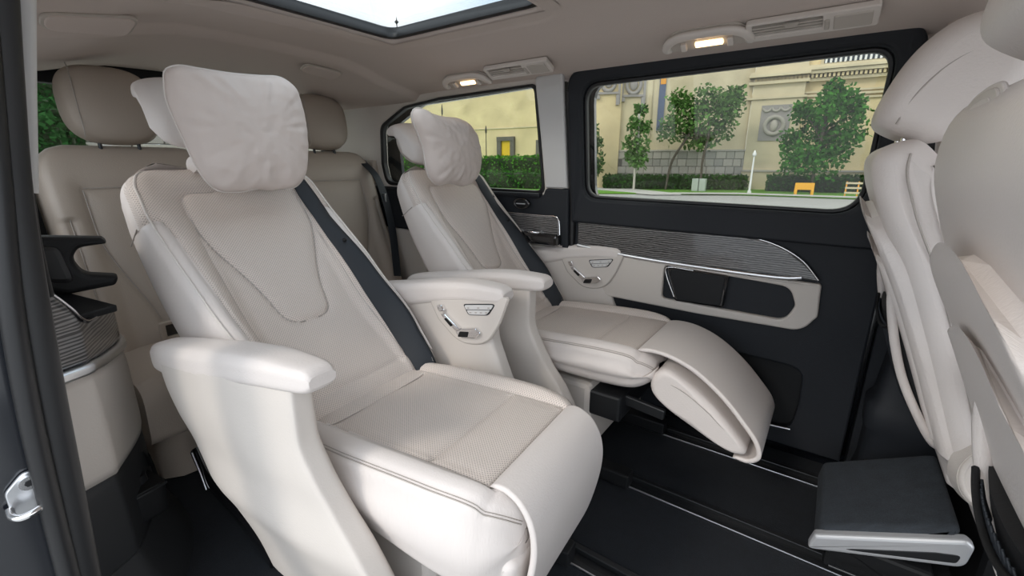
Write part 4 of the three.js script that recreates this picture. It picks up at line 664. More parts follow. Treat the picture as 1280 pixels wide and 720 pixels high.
{ // ---- near-side rear quarter: pinstripe console, cream lower panel, black skirt with pocket
  const path = [[-1.10, -0.06], [-1.125, -0.115], [-1.146, -0.158], [-1.153, -0.170], [-1.175, -0.182], [-1.36, -0.268], [-1.50, -0.285]];
  const C = curve(path.map(([x, z]) => [x, 0, z]));
  const wall = (yt, yb, th, n = 60, m = 12, off = 0) => { const rings = []; for (let i = 0; i <= n; i++) { const u = i / n, p = C.getPointAt(u), t = C.getTangentAt(u), nx = -t.z, nz = t.x, a = yt(u), b = yb(u), fr = []; // outward normal: +x / -z side
      const N = nx > 0 ? [nx, nz] : [-nx, -nz]; for (let j = 0; j <= m; j++) { const v = j / m, r = 0.006 * (Math.exp(-v * 14) + Math.exp(-(1 - v) * 14)); fr.push([p.x + N[0] * (off - r), lerp(a, b, v), p.z + N[1] * (off - r)]); } const bk = fr.slice().reverse().map((q) => [q[0] - N[0] * th, q[1], q[2] - N[1] * th]); rings.push([...fr, ...bk]); } return loft(rings); };
  const yt = tab([[0, 0.87], [0.1, 0.83], [0.2, 0.765], [0.28, 0.712], [0.36, 0.692], [0.46, 0.688], [0.62, 0.686], [0.74, 0.672], [0.82, 0.655], [1, 0.64]]), yb = tab([[0, 0.622], [0.25, 0.618], [0.4, 0.606], [0.75, 0.586], [1, 0.575]]);
  const con = thing('side_console', 'pinstriped gloss side console with chrome edge behind the open door', 'side console');
  { const pg = wall(yt, yb, 0.012), u = pg.attributes.uv, pp = pg.attributes.position; for (let i = 0; i < u.count; i++) u.setXY(i, pp.getZ(i) - pp.getX(i), pp.getY(i)); obj('pinstripe_panel', pg, M.pin, con); }
  obj('chrome_strip', wall((u) => yb(u) + 0.001, (u) => yb(u) - 0.022, 0.012, 60, 6, 0.007), M.satin, con);
  obj('bright_edge', tube(range(30, (i) => { const u = i / 29 * 0.6, p = C.getPointAt(u); return [p.x + 0.001, yt(u) + 0.001, p.z]; }), 0.0022, 60, 6), M.chrome, con);
  obj('cream_lower_panel', wall((u) => yb(u) - 0.02, (u) => lerp(0.375, 0.325, u), 0.03), M.shell, con);
  const tray = plate([...path.slice(2).map(([x, z]) => [x - 0.015, -z - 0.012]), [-1.5, 0.06], [-1.16, 0.06]], 0.01, { bevel: 0 }); tray.rotateX(-Math.PI / 2);
  obj('shelf', tray.translate(0, 0.645, 0), M.gloss, con);
  obj('shelf_lid', box(-0.075, 0.075, -0.004, 0.012, -0.045, 0.045, 0.004).rotateZ(-0.12).rotateY(0.35).translate(-1.30, 0.700, -0.185), M.black, con);
  const sk = struct(obj('wall_near', wall(() => 0.372, () => 0.0, 0.03, 60, 12, -0.004), M.skirt), 'black lower side trim beside the rear wheel housing', 'side trim');
  obj('skirt_flare', loft([[0.0, 0.05], [0.03, 0.04], [0.10, 0.012], [0.16, 0.0]].map(([y, o]) => range(60, (i) => { const p = C.getPointAt(i / 59 * 0.98), t = C.getTangentAt(i / 59 * 0.98), N = -t.z > 0 ? [-t.z, t.x] : [t.z, -t.x]; return [p.x + N[0] * (o + 0.001), y, p.z + N[1] * (o + 0.001)]; }).concat([[-1.55, y, -0.1], [-1.2, y, -0.05]]))), M.skirt, sk);
  // storage niche with round knob
  const c = at(178, 618, 'x', -1.25), nc = thing('floor_pocket', 'small black open storage pocket with round knob low on the side trim', 'storage pocket', c, 0.15);
  obj('tray', loft([[-0.055, 0.036, 0.05], [-0.045, 0.042, 0.055], [0.018, 0.044, 0.056], [0.026, 0.040, 0.052]].map(([y, a, b]) => ringXZ(-0.02, y, 0, b, a, 5, 32))), M.black, nc);
  obj('tray_edge', tube([[0.034, 0.02, -0.04], [0.037, 0.02, 0], [0.034, 0.02, 0.04]], 0.003, 12, 6), M.rail, nc);
  const hood = new THREE.LatheGeometry([[0.052, 0], [0.050, 0.03], [0.040, 0.055], [0.02, 0.07], [0.001, 0.074]].map(([a, b]) => new THREE.Vector2(a, b)), 24, Math.PI * 0.98, Math.PI * 1.04); hood.translate(-0.05, 0.024, 0); obj('hood', hood, M.rubber, nc);
  const kn = new THREE.CylinderGeometry(0.022, 0.024, 0.02, 28); kn.translate(-0.02, 0.036, 0); obj('knob', kn, M.rail, nc);
  obj('surround', loft([[-0.075, 0.075, 0.03], [-0.06, 0.07, 0.03], [0.03, 0.062, 0.02], [0.10, 0.045, 0.015]].map(([y, a, b]) => ringXZ(-0.115, y, -0.01, b, a, 4, 28))), M.black, nc);
  // bottle clamp
  const cl = thing('bottle_clamp', 'matt black forked bottle holder above the pinstriped console', 'bottle holder', at(92, 331, 'x', -1.38));
  const hold = roundPoly([[-0.075, 0.075, 0.02], [0.06, 0.058, 0.012], [0.066, 0.044, 0.012], [0.015, 0.040, 0.02], [0.0, 0.015, 0.03], [0.012, -0.02, 0.03], [0.072, -0.034, 0.012], [0.062, -0.055, 0.012], [-0.02, -0.062, 0.03], [-0.07, -0.04, 0.02]], 6);
  const hg = plate(hold, 0.055, { bevel: 0.012, seg: 3 }); hg.translate(0, 0, -0.0275); hg.rotateY(78 * R);
  obj('fork', hg, M.black, cl); const ha = roundPoly([[-0.05, 0.055, 0.02], [-0.012, 0.05, 0.02], [0.0, -0.04, 0.03], [-0.05, -0.03, 0.02]], 6); const hh = plate(ha, 0.07, { bevel: 0.012 }); hh.translate(0, 0, -0.035); hh.rotateY(78 * R); obj('hinge_block', hh, M.rubber, cl);
}
{ // ---- open door aperture on the near side: painted jamb, rubber seals, pillar cover, striker
  const X = -0.84;
  const pl = (pts, x) => pts.map(([a, b]) => at(a, b, 'x', x));
  struct(tag(obj('trim_3', tube(pl([[-28, -60], [-14, 90], [0, 240], [14, 380], [38, 520], [66, 640], [104, 790]], X), 0.0125, 60, 12), M.rubber), 'outer black rubber door seal', 'door seal'));
  struct(tag(obj('trim_4', sweep(pl([[-6, -60], [4, 90], [16, 235], [34, 350], [58, 480], [84, 610], [120, 790]], X - 0.012), superRing(0.018, 0.014, 2.5, 20), { n: 60, up: [1, 0, 0] }), M.rubber), 'inner black rubber door seal along the opening', 'door seal'));
  const P2 = pl([[27, -40], [28, 100], [31, 240]], -0.91);
  struct(tag(obj('trim_5', sweep(P2, superRing(0.0115, 0.03, 4, 24), { n: 20, up: [1, 0, 0] }), M.pillarGrey), 'pale grey upper pillar cover beside the door seal', 'pillar trim'));
  struct(tag(obj('trim_6', sweep(pl([[25, 232], [33, 290], [45, 345], [51, 368]], -0.93), superRing(0.012, 0.03, 4, 24), { n: 20, up: [1, 0, 0] }), M.black), 'matt black lower pillar cover', 'pillar trim'));
  const zS = tab(pl([[120, 790], [84, 610], [58, 480], [34, 350], [16, 235], [4, 90], [-6, -60]], X - 0.03).map((p) => [p[1], p[2]]));
  const jam = loft(range(14, (i) => { const y = lerp(0, 1.3, i / 13), z1 = zS(y) - 0.004, z0 = z1 + 0.15; return roundPoly([[-0.95, z0, 0.02], [-0.868, z0, 0.03], [-0.868, z1, 0.02], [-0.95, z1, 0.02]], 5).map(([x, z]) => [x, y, z]); }));
  struct(obj('wall_jamb', jam, M.paint), 'dark painted door jamb', 'door jamb');
  const st = thing('door_striker', 'shiny metal latch striker bolted to the dark door jamb', 'striker', at(36, 614, 'x', -0.866), 0);
  const bp = plate(roundPoly([[-0.022, -0.03, 0.008], [0.024, -0.03, 0.008], [0.024, 0.026, 0.014], [0.0, 0.034, 0.014], [-0.022, 0.012, 0.014]], 5), 0.006, { bevel: 0.002 }); bp.rotateY(Math.PI / 2); obj('base_plate', bp, M.satin, st);
  obj('loop', tube([[0.004, -0.008, -0.014], [0.02, -0.012, -0.014], [0.03, -0.016, -0.004], [0.031, -0.018, 0.014], [0.018, -0.018, 0.022], [0.004, -0.014, 0.022]], 0.0048, 40, 10), M.chrome, st);
  const bl = new THREE.CylinderGeometry(0.009, 0.01, 0.008, 20); bl.rotateZ(Math.PI / 2); bl.translate(0.009, 0.018, -0.002); obj('bolt', bl, M.chrome, st);
  const bs = new THREE.CylinderGeometry(0.0045, 0.0045, 0.002, 6); bs.rotateZ(Math.PI / 2); bs.translate(0.0135, 0.018, -0.002); obj('bolt_socket', bs, M.darkHole, st);
  // near-side roof edge and rear quarter shell behind the console (closes the cabin)
  const nh = roundPoly([[-2.1, 0.9, 0.06], [-1.4, 0.9, 0.06], [-1.4, 1.26, 0.06], [-2.0, 1.24, 0.1]], 5);
  const nq = plate([[-2.5, -0.1], [-1.16, -0.1], [-1.16, 1.43], [-2.5, 1.43]], 0.03, { holes: [nh], bevel: 0 }); const np = nq.attributes.position; for (let i = 0; i < np.count; i++) np.setZ(i, np.getZ(i) - 0.08 - Math.max(0, np.getY(i) - 0.88) * 0.2); nq.computeVertexNormals();
  struct(obj('wall_near_quarter', nq, M.trimCream), 'near side rear quarter panel', 'wall');
  struct(obj('trim_7', box(-2.5, 1.2, 1.335, 1.44, -0.24, -0.12, 0.02), M.headliner), 'roof edge above the open door', 'roof edge');
  struct(obj('trim_8', box(-0.95, 0.35, -0.12, 0.0, -0.10, -0.04, 0.01), M.black), 'door sill', 'sill');
}
{ // ---- ceiling fittings, far side
  const slope = (x, z) => { const e = 0.01, a = (ceilY(x, z + e) - ceilY(x, z - e)) / (2 * e), b = (ceilY(x + e, z) - ceilY(x - e, z)) / (2 * e); return V(-b, 1, -a).normalize(); };
  const onCeil = (o, x, z, d = 0) => { const n = slope(x, z); const X = V(1, 0, 0).addScaledVector(n, -n.x).normalize(), Z = V().crossVectors(X, n); const m = new THREE.Matrix4().makeBasis(X, n, Z); o.quaternion.setFromRotationMatrix(m); o.position.set(x, ceilY(x, z) - d * n.y, z); };
  const hit = (px, py) => { let y = 1.35, p; for (let i = 0; i < 12; i++) { p = at(px, py, 'y', y); y = ceilY(p[0], p[2]); } return [p[0], p[2]]; };
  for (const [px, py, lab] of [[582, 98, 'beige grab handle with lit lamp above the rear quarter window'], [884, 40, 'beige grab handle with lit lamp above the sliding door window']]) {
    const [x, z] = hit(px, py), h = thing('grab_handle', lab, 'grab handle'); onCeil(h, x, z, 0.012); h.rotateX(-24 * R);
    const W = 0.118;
    const rec = plate(roundPoly([[-W, -0.034, 0.02], [W, -0.034, 0.02], [W, 0.0, 0.03], [W - 0.04, 0.036, 0.04], [-W + 0.04, 0.036, 0.04], [-W, 0.0, 0.03]], 8), 0.004, { bevel: 0.001 }); rec.rotateX(Math.PI / 2); obj('shade_outline', rec.translate(0, 0.0, 0), M.slat, h);  // uncut ceiling: darker beige plate stands in for the shaded gap round the handle
    const rim = plate(roundPoly([[-W + 0.006, -0.03, 0.02], [W - 0.006, -0.03, 0.02], [W - 0.006, 0.0, 0.03], [W - 0.044, 0.03, 0.04], [-W + 0.044, 0.03, 0.04], [-W + 0.006, 0.0, 0.03]], 8), 0.004, { bevel: 0.001 }); rim.rotateX(Math.PI / 2); obj('mount_plate', rim.translate(0, -0.003, 0.002), M.slat, h);
    obj('grip', sweep([[-W + 0.012, -0.004, -0.026], [-W + 0.010, -0.012, -0.012], [-W + 0.022, -0.014, 0.008], [-W + 0.05, -0.014, 0.021], [0, -0.014, 0.024], [W - 0.05, -0.014, 0.021], [W - 0.022, -0.014, 0.008], [W - 0.010, -0.012, -0.012], [W - 0.012, -0.004, -0.026]], superRing(0.012, 0.009, 2.6, 16), { n: 60, up: [0, 1, 0] }), M.ventFrame, h);
    const glow = new THREE.MeshStandardMaterial({ color: 0xfff0d8, emissive: 0xffd9a0, emissiveIntensity: 3.2 });
    const lens = obj('lamp_lens', box(-0.03, 0.042, -0.0125, -0.003, -0.022, -0.006, 0.003), glow, h); lens.userData.label = 'small glowing warm white lens';
    for (const s of [-1, 1]) obj('hinge_block', box(s * 0.06 - 0.008, s * 0.06 + 0.008, -0.016, -0.002, -0.028, -0.002, 0.003), M.ventFrame, h);
    const l = new THREE.RectAreaLight(0xffca88, 14, 0.07, 0.016); l.position.set(0.006, -0.014, -0.014); l.rotation.x = -Math.PI / 2; h.add(l);
  }
  for (const [px, py, lab, W] of [[648, 80, 'small beige slatted ceiling vent above the grey pillar', 0.135], [1013, 19, 'long beige slatted ceiling vent above the sliding door window', 0.135]]) {
    const [x, z] = hit(px, py), v = thing('ceiling_vent', lab, 'air vent'); onCeil(v, x, z, 0.008); v.rotateX(-16 * R);
    const fr = plate(roundPoly([[-W, -0.032, 0.008], [W, -0.032, 0.008], [W, 0.032, 0.008], [-W, 0.032, 0.008]], 4), 0.016, { bevel: 0.003, holes: [roundPoly([[-W + 0.014, -0.014, 0.003], [0.028, -0.014, 0.003], [0.028, 0.024, 0.003], [-W + 0.014, 0.024, 0.003]], 2)] }); fr.rotateX(Math.PI / 2); obj('frame', fr.translate(0, -0.003, 0), M.ventFrame, v);
    obj('duct', box(-W + 0.01, 0.03, 0.0005, 0.002, -0.026, 0.016, 0.0005), M.slat, v);
    for (let k = 0; k < 4; k++) obj('slat', box(-W + 0.014, 0.028, -0.0165, -0.006, -0.0205 + k * 0.0095, -0.0160 + k * 0.0095, 0.001), M.slat, v);
    obj('thumb_wheel', box(0.032, 0.042, -0.023, -0.010, -0.02, 0.012, 0.003), M.slat, v);
    obj('blank_cover', box(0.05, W - 0.012, -0.0215, -0.010, -0.024, 0.02, 0.003), M.slat, v);
    const th = new THREE.CylinderGeometry(0.016, 0.016, 0.004, 20, 1, false, 0, Math.PI); th.rotateY(Math.PI / 2); obj('finger_tab', th.translate(-0.035, -0.0205, 0.022), M.slat, v);
  }
  for (const [px, py, lab, W, D] of [[110, 22, 'larger dim oval speaker cover in the ceiling corner over the bench', 0.095, 0.062], [400, 85, 'small beige oval speaker cover in the ceiling above the bench', 0.085, 0.05]]) {
    const [x, z] = hit(px, py), s = thing('ceiling_speaker', lab, 'speaker'); onCeil(s, x, z, 0.008); s.rotateY(Math.PI / 2); s.rotateX(-17 * R);
    const o = roundPoly([[-W, -D * 0.4, 0.04], [W * 0.9, -D * 0.75, 0.03], [W, D * 0.5, 0.02], [W * 0.8, D * 0.75, 0.03], [-W, D * 0.75, 0.03]], 8);
    const a = plate(o, 0.008, { bevel: 0.003 }); a.rotateX(Math.PI / 2); obj('rim', a.translate(0, -0.004, 0), M.slat, s);
    const b = plate(o.map(([p, q]) => [p * 0.92, q * 0.9]), 0.008, { bevel: 0.003 }); b.rotateX(Math.PI / 2); obj('grille', b.translate(0, -0.007, 0), M.headliner, s);
  }
}
{ // ---- front seats seen from behind
  const rear = tab([[0.20, 0.36], [0.38, 0.288], [0.45, 0.262], [0.63, 0.196], [0.80, 0.128], [0.92, 0.074], [1.0, 0.052], [1.05, 0.055]]);
  const frontSeat = (label, z0, z1, dx, top, armSide, pw = 0.7) => {
    const s = thing('front_seat', label, 'seat', [dx, 0, (z0 + z1) / 2]), w = (z1 - z0) / 2;
    const ys = range(15, (i) => lerp(0.33, top - 0.03, i / 14));
    const pf = outline([...ys.map((y) => [rear(y), y]), [rear(top) + 0.02, top - 0.002], [rear(top) + 0.065, top + 0.006], [rear(top) + 0.105, top - 0.03], ...ys.slice().reverse().map((y) => [rear(y) + 0.125 + 0.05 * smooth(0.9, 0.5, y), y])], 120);
    const b = obj('backrest', sidePad(pf, -w, w, 0.036, 14, 12, ([x, y, z]) => { const k = 0.10 * smooth(0.85, 1.1, y); return [x, y, z * (1 - k)]; }), M.leather, s);
    const seamPts = (zz, o) => range(26, (i) => { const y = lerp(top - 0.02, 0.42, i / 25); return [rear(y) + o, y, zz * (1 - 0.1 * smooth(0.85, 1.1, y))]; });
    obj('side_seam', tube([...seamPts(w + 0.0005, 0.055)], 0.0022, 60, 6), M.stitch, b);
    // hard rear panel
    const pan = (y0, y1, zw, th, off) => loft(range(40, (i) => { const t = i / 39, y = lerp(y1, y0, t), k = clamp((0.26 - t) / 0.26), e = 1 - Math.pow(Math.max(0, 1 - Math.pow(k, 2.3)), 1 / 2.3), zz = zw * (1 - 0.35 * e), rows = []; for (let j = 0; j <= 20; j++) { const u = -1 + j / 10, q = clamp((Math.abs(u) - 0.8) / 0.2), r = 0.014 * (1 - Math.sqrt(1 - q * q * 0.98)); rows.push([rear(y) - off - th + r + 0.012 * u * u, y - 0.04 * u * u * (1 - t), u * zz]); } return [...rows, [rear(y) + 0.06, y, zz], [rear(y) + 0.06, y, -zz]]; }));
    const rp = obj('rear_panel', pan(0.40, 0.925, w * 0.955, 0.018, 0.004), M.leather, s);
    obj('inner_panel', pan(0.42, 0.84, w * 0.84, 0.014, 0.016), M.leather, rp);
    // rim and net pocket
    const pk = (y, u) => [rear(y) - 0.012 - 0.045 * smooth(0.84, 0.62, y) * smooth(0.36, 0.48, y) + 0.012 * u * u, y, u * w * pw];
    const net = obj('pocket_shade_sheet', loft(range(12, (i) => { const y = lerp(0.40, 0.66, i / 11); return [...range(13, (j) => { const u = -1 + j / 6; const p = pk(y, u); p[0] += 0.008; return p; }), [rear(y) + 0.02, y, w * pw], [rear(y) + 0.02, y, -w * pw]]; })), M.black, rp);  // black sheet behind the net; shade inside the pocket put into its colour
    const cords = []; for (let k = -13; k <= 13; k++) for (const d of [1, -1]) { const pts = []; for (let i = 0; i <= 8; i++) { const v = i / 8, u = k / 9 + d * (v - 0.5) * 0.9; if (Math.abs(u) <= 1) { const p = pk(lerp(0.41, 0.645, v), u); p[0] += 0.002; pts.push(p); } } if (pts.length > 2) cords.push(tube(pts, 0.0016, 8, 4)); }
    const cn = obj('pocket_net', cords, M.belt, rp); cn.userData.kind = 'stuff';
    obj('pocket_rim', tube([pk(0.88, -1.05), pk(0.80, -1.05), pk(0.70, -1.05), pk(0.55, -1.05), pk(0.42, -1.0), pk(0.385, -0.8), pk(0.385, 0.8), pk(0.42, 1.0), pk(0.55, 1.05), pk(0.70, 1.05), pk(0.80, 1.05), pk(0.88, 1.05)], 0.009, 70, 10), M.leather, rp);
    obj('pocket_hem', tube(range(9, (i) => { const p = pk(0.652 - 0.03 * Math.sin(i / 8 * Math.PI), -1 + i / 4); p[0] -= 0.003; return p; }), 0.004, 30, 6), M.black, rp);
    // headrest
    const h = new THREE.Group(); h.name = 'headrest'; h.position.set(rear(top) + 0.03, top, 0); h.rotation.z = -0.05; s.add(h);
    const hp = outline([[-0.02, 0.03], [0.05, 0.008], [0.125, 0.03], [0.17, 0.10], [0.18, 0.18], [0.155, 0.232], [0.10, 0.25], [0.045, 0.235], [0.0, 0.19], [-0.03, 0.125], [-0.042, 0.06]], 60);
    obj('headrest_pad', sidePad(hp, -0.13, 0.13, 0.045, 10, 10, null, true), M.leather, h);
    obj('seam', tube([[-0.005, 0.04, 0.125], [0.01, 0.09, 0.129], [0.05, 0.15, 0.129], [0.09, 0.175, 0.128], [0.13, 0.16, 0.127]], 0.0018, 40, 5), M.stitch, h);
    for (const z of [-0.07, 0.07]) { const g = new THREE.CylinderGeometry(0.007, 0.007, 0.08, 10); g.translate(0.02, 0.01, z); obj('post', g, M.chrome, h); }
    // cushion, recliner cover, armrest
    obj('cushion', sidePad(roundPoly([[0.36, 0.22, 0.04], [0.86, 0.25, 0.06], [0.88, 0.42, 0.06], [0.36, 0.38, 0.04]], 6), -w, w, 0.04), M.leather, s);
    obj('seat_box', box(0.38, 0.84, 0.0075, 0.24, -w * 0.9, w * 0.9, 0.02), M.black, s);
    for (const sg of [1, -1]) { const g = new THREE.CylinderGeometry(0.085, 0.095, 0.03, 40); g.rotateX(Math.PI / 2); const o = obj('recliner_cover', g, M.shell, s); o.position.set(0.375, 0.40, sg * (w + 0.004)); const r2 = new THREE.TorusGeometry(0.078, 0.006, 8, 40); const q = obj('cover_ring', r2, M.shell, o); q.position.z = sg * 0.014; }
    const ar = obj('armrest', sidePad(outline([[0.29, 0.60], [0.31, 0.65], [0.36, 0.665], [0.55, 0.67], [0.585, 0.64], [0.56, 0.61], [0.42, 0.575], [0.34, 0.56]], 40), -0.035, 0.035, 0.02), M.leather, s); ar.position.z = armSide * (w + 0.04);
    return { s, b, w };
  };
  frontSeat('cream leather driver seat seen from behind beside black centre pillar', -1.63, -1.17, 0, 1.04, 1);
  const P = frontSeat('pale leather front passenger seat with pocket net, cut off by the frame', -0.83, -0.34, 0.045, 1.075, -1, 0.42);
  { const zc = -0.585, out = [[1172, 192], [1170, 165], [1178, 138], [1192, 118], [1214, 104], [1216, 130], [1212, 160], [1205, 186]].map(([a, b]) => { const p = at(a, b, 'x', 0.088); return [p[2] - zc, p[1]]; });
    const sh = (k, d) => { const cx = out.reduce((q, p) => q + p[0], 0) / 8, cy = out.reduce((q, p) => q + p[1], 0) / 8; const g = plate(outline(out.map(([x, y]) => [cx + (x - cx) * k, cy + (y - cy) * k]), 48), d, { bevel: 0.002 }); g.rotateY(-Math.PI / 2); return g; };
    const sl = obj('belt_slot', sh(1, 0.004), M.leather, P.s); sl.position.x = 0.0665; const in_ = obj('slot_recess', sh(0.84, 0.003), M.shell, sl); in_.position.x = -0.0032; const li = obj('slot_bar', sh(0.6, 0.003), M.leather, sl); li.position.x = -0.0045; }
}
{ // ---- carpeted foot wedge in front of the pillar
  const g = thing('foot_wedge', 'dark carpeted floor wedge with grey plastic lip beside the driver seat', 'floor wedge', [0, 0, 0]);
  const prof = roundPoly([[0.09, 0.065, 0.01], [0.33, 0.185, 0.01], [0.34, 0.255, 0.02], [0.10, 0.124, 0.02]], 5);
  obj('carpet_top', sidePad(prof, -1.51, -1.19, 0.02), M.mat, g);
  const lip = plate(roundPoly([[0.078, 0.045, 0.012], [0.35, 0.155, 0.03], [0.356, 0.212, 0.03], [0.34, 0.222, 0.012], [0.09, 0.094, 0.012]], 5), 0.03, { bevel: 0.008, seg: 3 }); obj('plastic_lip', lip.translate(0, 0.014, -1.20), M.silver, g);
  const slot = plate(roundPoly([[0.12, 0.075, 0.004], [0.335, 0.162, 0.01], [0.34, 0.185, 0.01], [0.30, 0.170, 0.004]], 4), 0.004, { bevel: 0.001 }); obj('slot', slot.translate(0, 0.014, -1.1725), M.rail, g);
  obj('support', box(0.12, 0.32, 0.007, 0.1, -1.5, -1.2, 0.01), M.black, g);
  obj('release_wire', tube([[0.13, 0.045, -1.165], [0.18, 0.05, -1.16], [0.20, 0.055, -1.155], [0.28, 0.075, -1.15], [0.34, 0.09, -1.15]], 0.004, 30, 8), M.rail, g);
}

// ================================================================ OUTSIDE: street, lawn, hedges, trees, old buildings
const GY = -0.55;
Object.assign(M, {
  stucco: std([0.80, 0.67, 0.42], 0.95, { map: tex(256, 256, (u, v) => { const k = 0.88 + 0.45 * tile(u, v, 4, 11, 5); return [k, k * 0.985, k * 0.95]; }, { rep: [0.12, 0.12] }) }),
  stuccoPale: std([0.70, 0.62, 0.44], 0.95, { map: tex(256, 256, (u, v) => { const k = 0.9 + 0.4 * tile(u, v, 5, 21, 5); return [k, k * 0.985, k * 0.96]; }, { rep: [0.15, 0.15] }) }),
  stone: std([0.40, 0.38, 0.34], 0.95), stoneB: std([0.34, 0.325, 0.30], 0.95), stoneC: std([0.46, 0.43, 0.385], 0.95), mortar: std([0.16, 0.15, 0.14], 1),
  carving: std([0.33, 0.31, 0.30], 0.95), darkGlass: std([0.03, 0.05, 0.08], 0.15), greyFrame: std([0.12, 0.11, 0.10], 0.7), yellow: std([0.78, 0.52, 0.02], 0.6), barrier: std([0.85, 0.42, 0.02], 0.5),
  asphalt: std([0.36, 0.36, 0.355], 0.95), paving: std([0.52, 0.51, 0.49], 0.95), white: std([0.75, 0.76, 0.76], 0.5), cabinet: std([0.42, 0.46, 0.43], 0.6),
  lawn: std([0.14, 0.36, 0.03], 1, { map: tex(256, 256, (u, v) => { const k = 0.75 + 0.6 * tile(u, v, 24, 9, 3) + 0.3 * (rnd() - 0.5); return [k, k, k * 0.8]; }, { rep: [0.5, 0.5] }) }),
  leaf: new THREE.MeshPhysicalMaterial({ vertexColors: true, roughness: 0.9, specularIntensity: 0.15, side: THREE.DoubleSide, transmission: 0.0 }), bark: std([0.09, 0.075, 0.06], 0.95), paleBark: std([0.5, 0.47, 0.42], 0.9),
  hedgeCore: std([0.018, 0.035, 0.012], 1), blueBanner: std([0.10, 0.13, 0.22], 0.8), orange: std([0.8, 0.35, 0.03], 0.7), iron: std([0.02, 0.02, 0.02], 0.6),
});
function leaves(n, place, size, col) {                       // bent two-triangle leaves
  const pos = [], nor = [], uv = [], cl = [], a = V(), b = V(), c = V();
  for (let i = 0; i < n; i++) {
    const p = place(i), s = size * (0.6 + 0.8 * rnd()); a.set(rnd() - 0.5, rnd() - 0.5, rnd() - 0.5).normalize(); b.set(rnd() - 0.5, rnd() - 0.5, rnd() - 0.5).cross(a).normalize(); c.crossVectors(a, b);
    const k = 0.4 + 0.65 * rnd(), q = [[0, 0], [0.5, 0.32], [1, 0], [0.5, -0.32]].map(([u, v]) => [p[0] + (a.x * u + b.x * v) * s, p[1] + (a.y * u + b.y * v) * s, p[2] + (a.z * u + b.z * v) * s]);
    for (const t of [0, 1, 2, 0, 2, 3]) { pos.push(...q[t]); nor.push(-c.x, -c.y, -c.z); uv.push(0, 0); cl.push(col[0] * k, col[1] * k, col[2] * k); }
  }
  const g = new THREE.BufferGeometry(); g.setAttribute('position', new THREE.Float32BufferAttribute(pos, 3)); g.setAttribute('normal', new THREE.Float32BufferAttribute(nor, 3)); g.setAttribute('uv', new THREE.Float32BufferAttribute(uv, 2)); g.setAttribute('color', new THREE.Float32BufferAttribute(cl, 3)); return g;
}
{ // ground
  const big = new THREE.BoxGeometry(240, 0.4, 240); big.translate(0, GY - 0.25, 0); struct(obj('ground', big, M.asphalt), 'grey street surface around the van', 'street');
  const slab = (name, pts, y, m, lab, cat) => { const g = plate(pts.map(([x, z]) => [x, -z]), 0.06, { bevel: 0 }); g.rotateX(-Math.PI / 2); g.translate(0, GY + y - 0.06, 0); return struct(obj(name, g, m), lab, cat); };
  slab('lawn', [[-60, -21], [-16, -19.5], [-9.2, -24.0], [-4, -26.3], [6, -26.5], [8, -60], [-90, -60], [-90, -18]], 0.03, M.lawn, 'mown grass in front of the old building', 'lawn');
  slab('footpath', [[-24.0, -39], [-15.2, -32.4], [-11, -28.3], [-6.6, -24.6], [-7.8, -23.6], [-13, -26.2], [-19, -30.5], [-25.5, -36.5]], 0.05, M.paving, 'pale concrete footpath crossing the lawn', 'footpath');
  slab('kerb', [[-6.7, -24.6], [-4, -26.25], [6, -26.45], [6, -26.7], [-4.2, -26.5], [-7.1, -24.7]], 0.09, M.paving, 'pale kerb between lawn and street', 'kerb');
}
const hedge = (label, x0, z0, x1, z1, h, w, dens = 700, col = [0.05, 0.14, 0.025]) => {
  const t = thing('clipped_hedge', label, 'hedge', [(x0 + x1) / 2, GY, (z0 + z1) / 2], Math.atan2(-(z1 - z0), x1 - x0)), L = Math.hypot(x1 - x0, z1 - z0);
  const n = 40, rings = range(n + 1, (i) => { const x = lerp(-L / 2, L / 2, i / n), q = 1 + 0.08 * noise.noise(x * 1.7, h, 3); return roundPoly([[-w / 2, 0], [w / 2, 0], [w / 2 * q, h * q, 0.2 * w], [-w / 2 * q, h * q, 0.2 * w]], 4).map(([z, y]) => [x, y, z]); });
  obj('core', loft(rings), M.hedgeCore, t);
  const f = obj('foliage', leaves(dens, () => { const s = rnd(), x = (rnd() - 0.5) * L; return s < 0.5 ? [x, rnd() * h, w / 2 + 0.04 * rnd()] : s < 0.9 ? [x, h * (1 + 0.06 * rnd()), (rnd() - 0.5) * w] : [L / 2 * (rnd() < 0.5 ? -1 : 1), rnd() * h, (rnd() - 0.5) * w]; }, 0.17, col), M.leaf, t); f.userData.kind = 'stuff';
};
hedge('dark clipped hedge along the foot of the stone wall', -12.3, -27.6, -4.6, -31.0, 0.78, 1.0, 2600);
hedge('low dark hedge under the balustraded wing, beside the yellow barrier', -3.3, -30.6, 5.0, -31.4, 0.85, 0.8, 2200, [0.04, 0.12, 0.022]);
hedge('tall green hedge before the plain yellow wall', -34, -27.5, -13.6, -28.6, 2.0, 1.6, 5200, [0.09, 0.30, 0.03]);
hedge('lower dark green hedge behind the rear lawn', -30, -23.6, -13.8, -25.0, 1.0, 1.1, 3200, [0.05, 0.17, 0.025]);
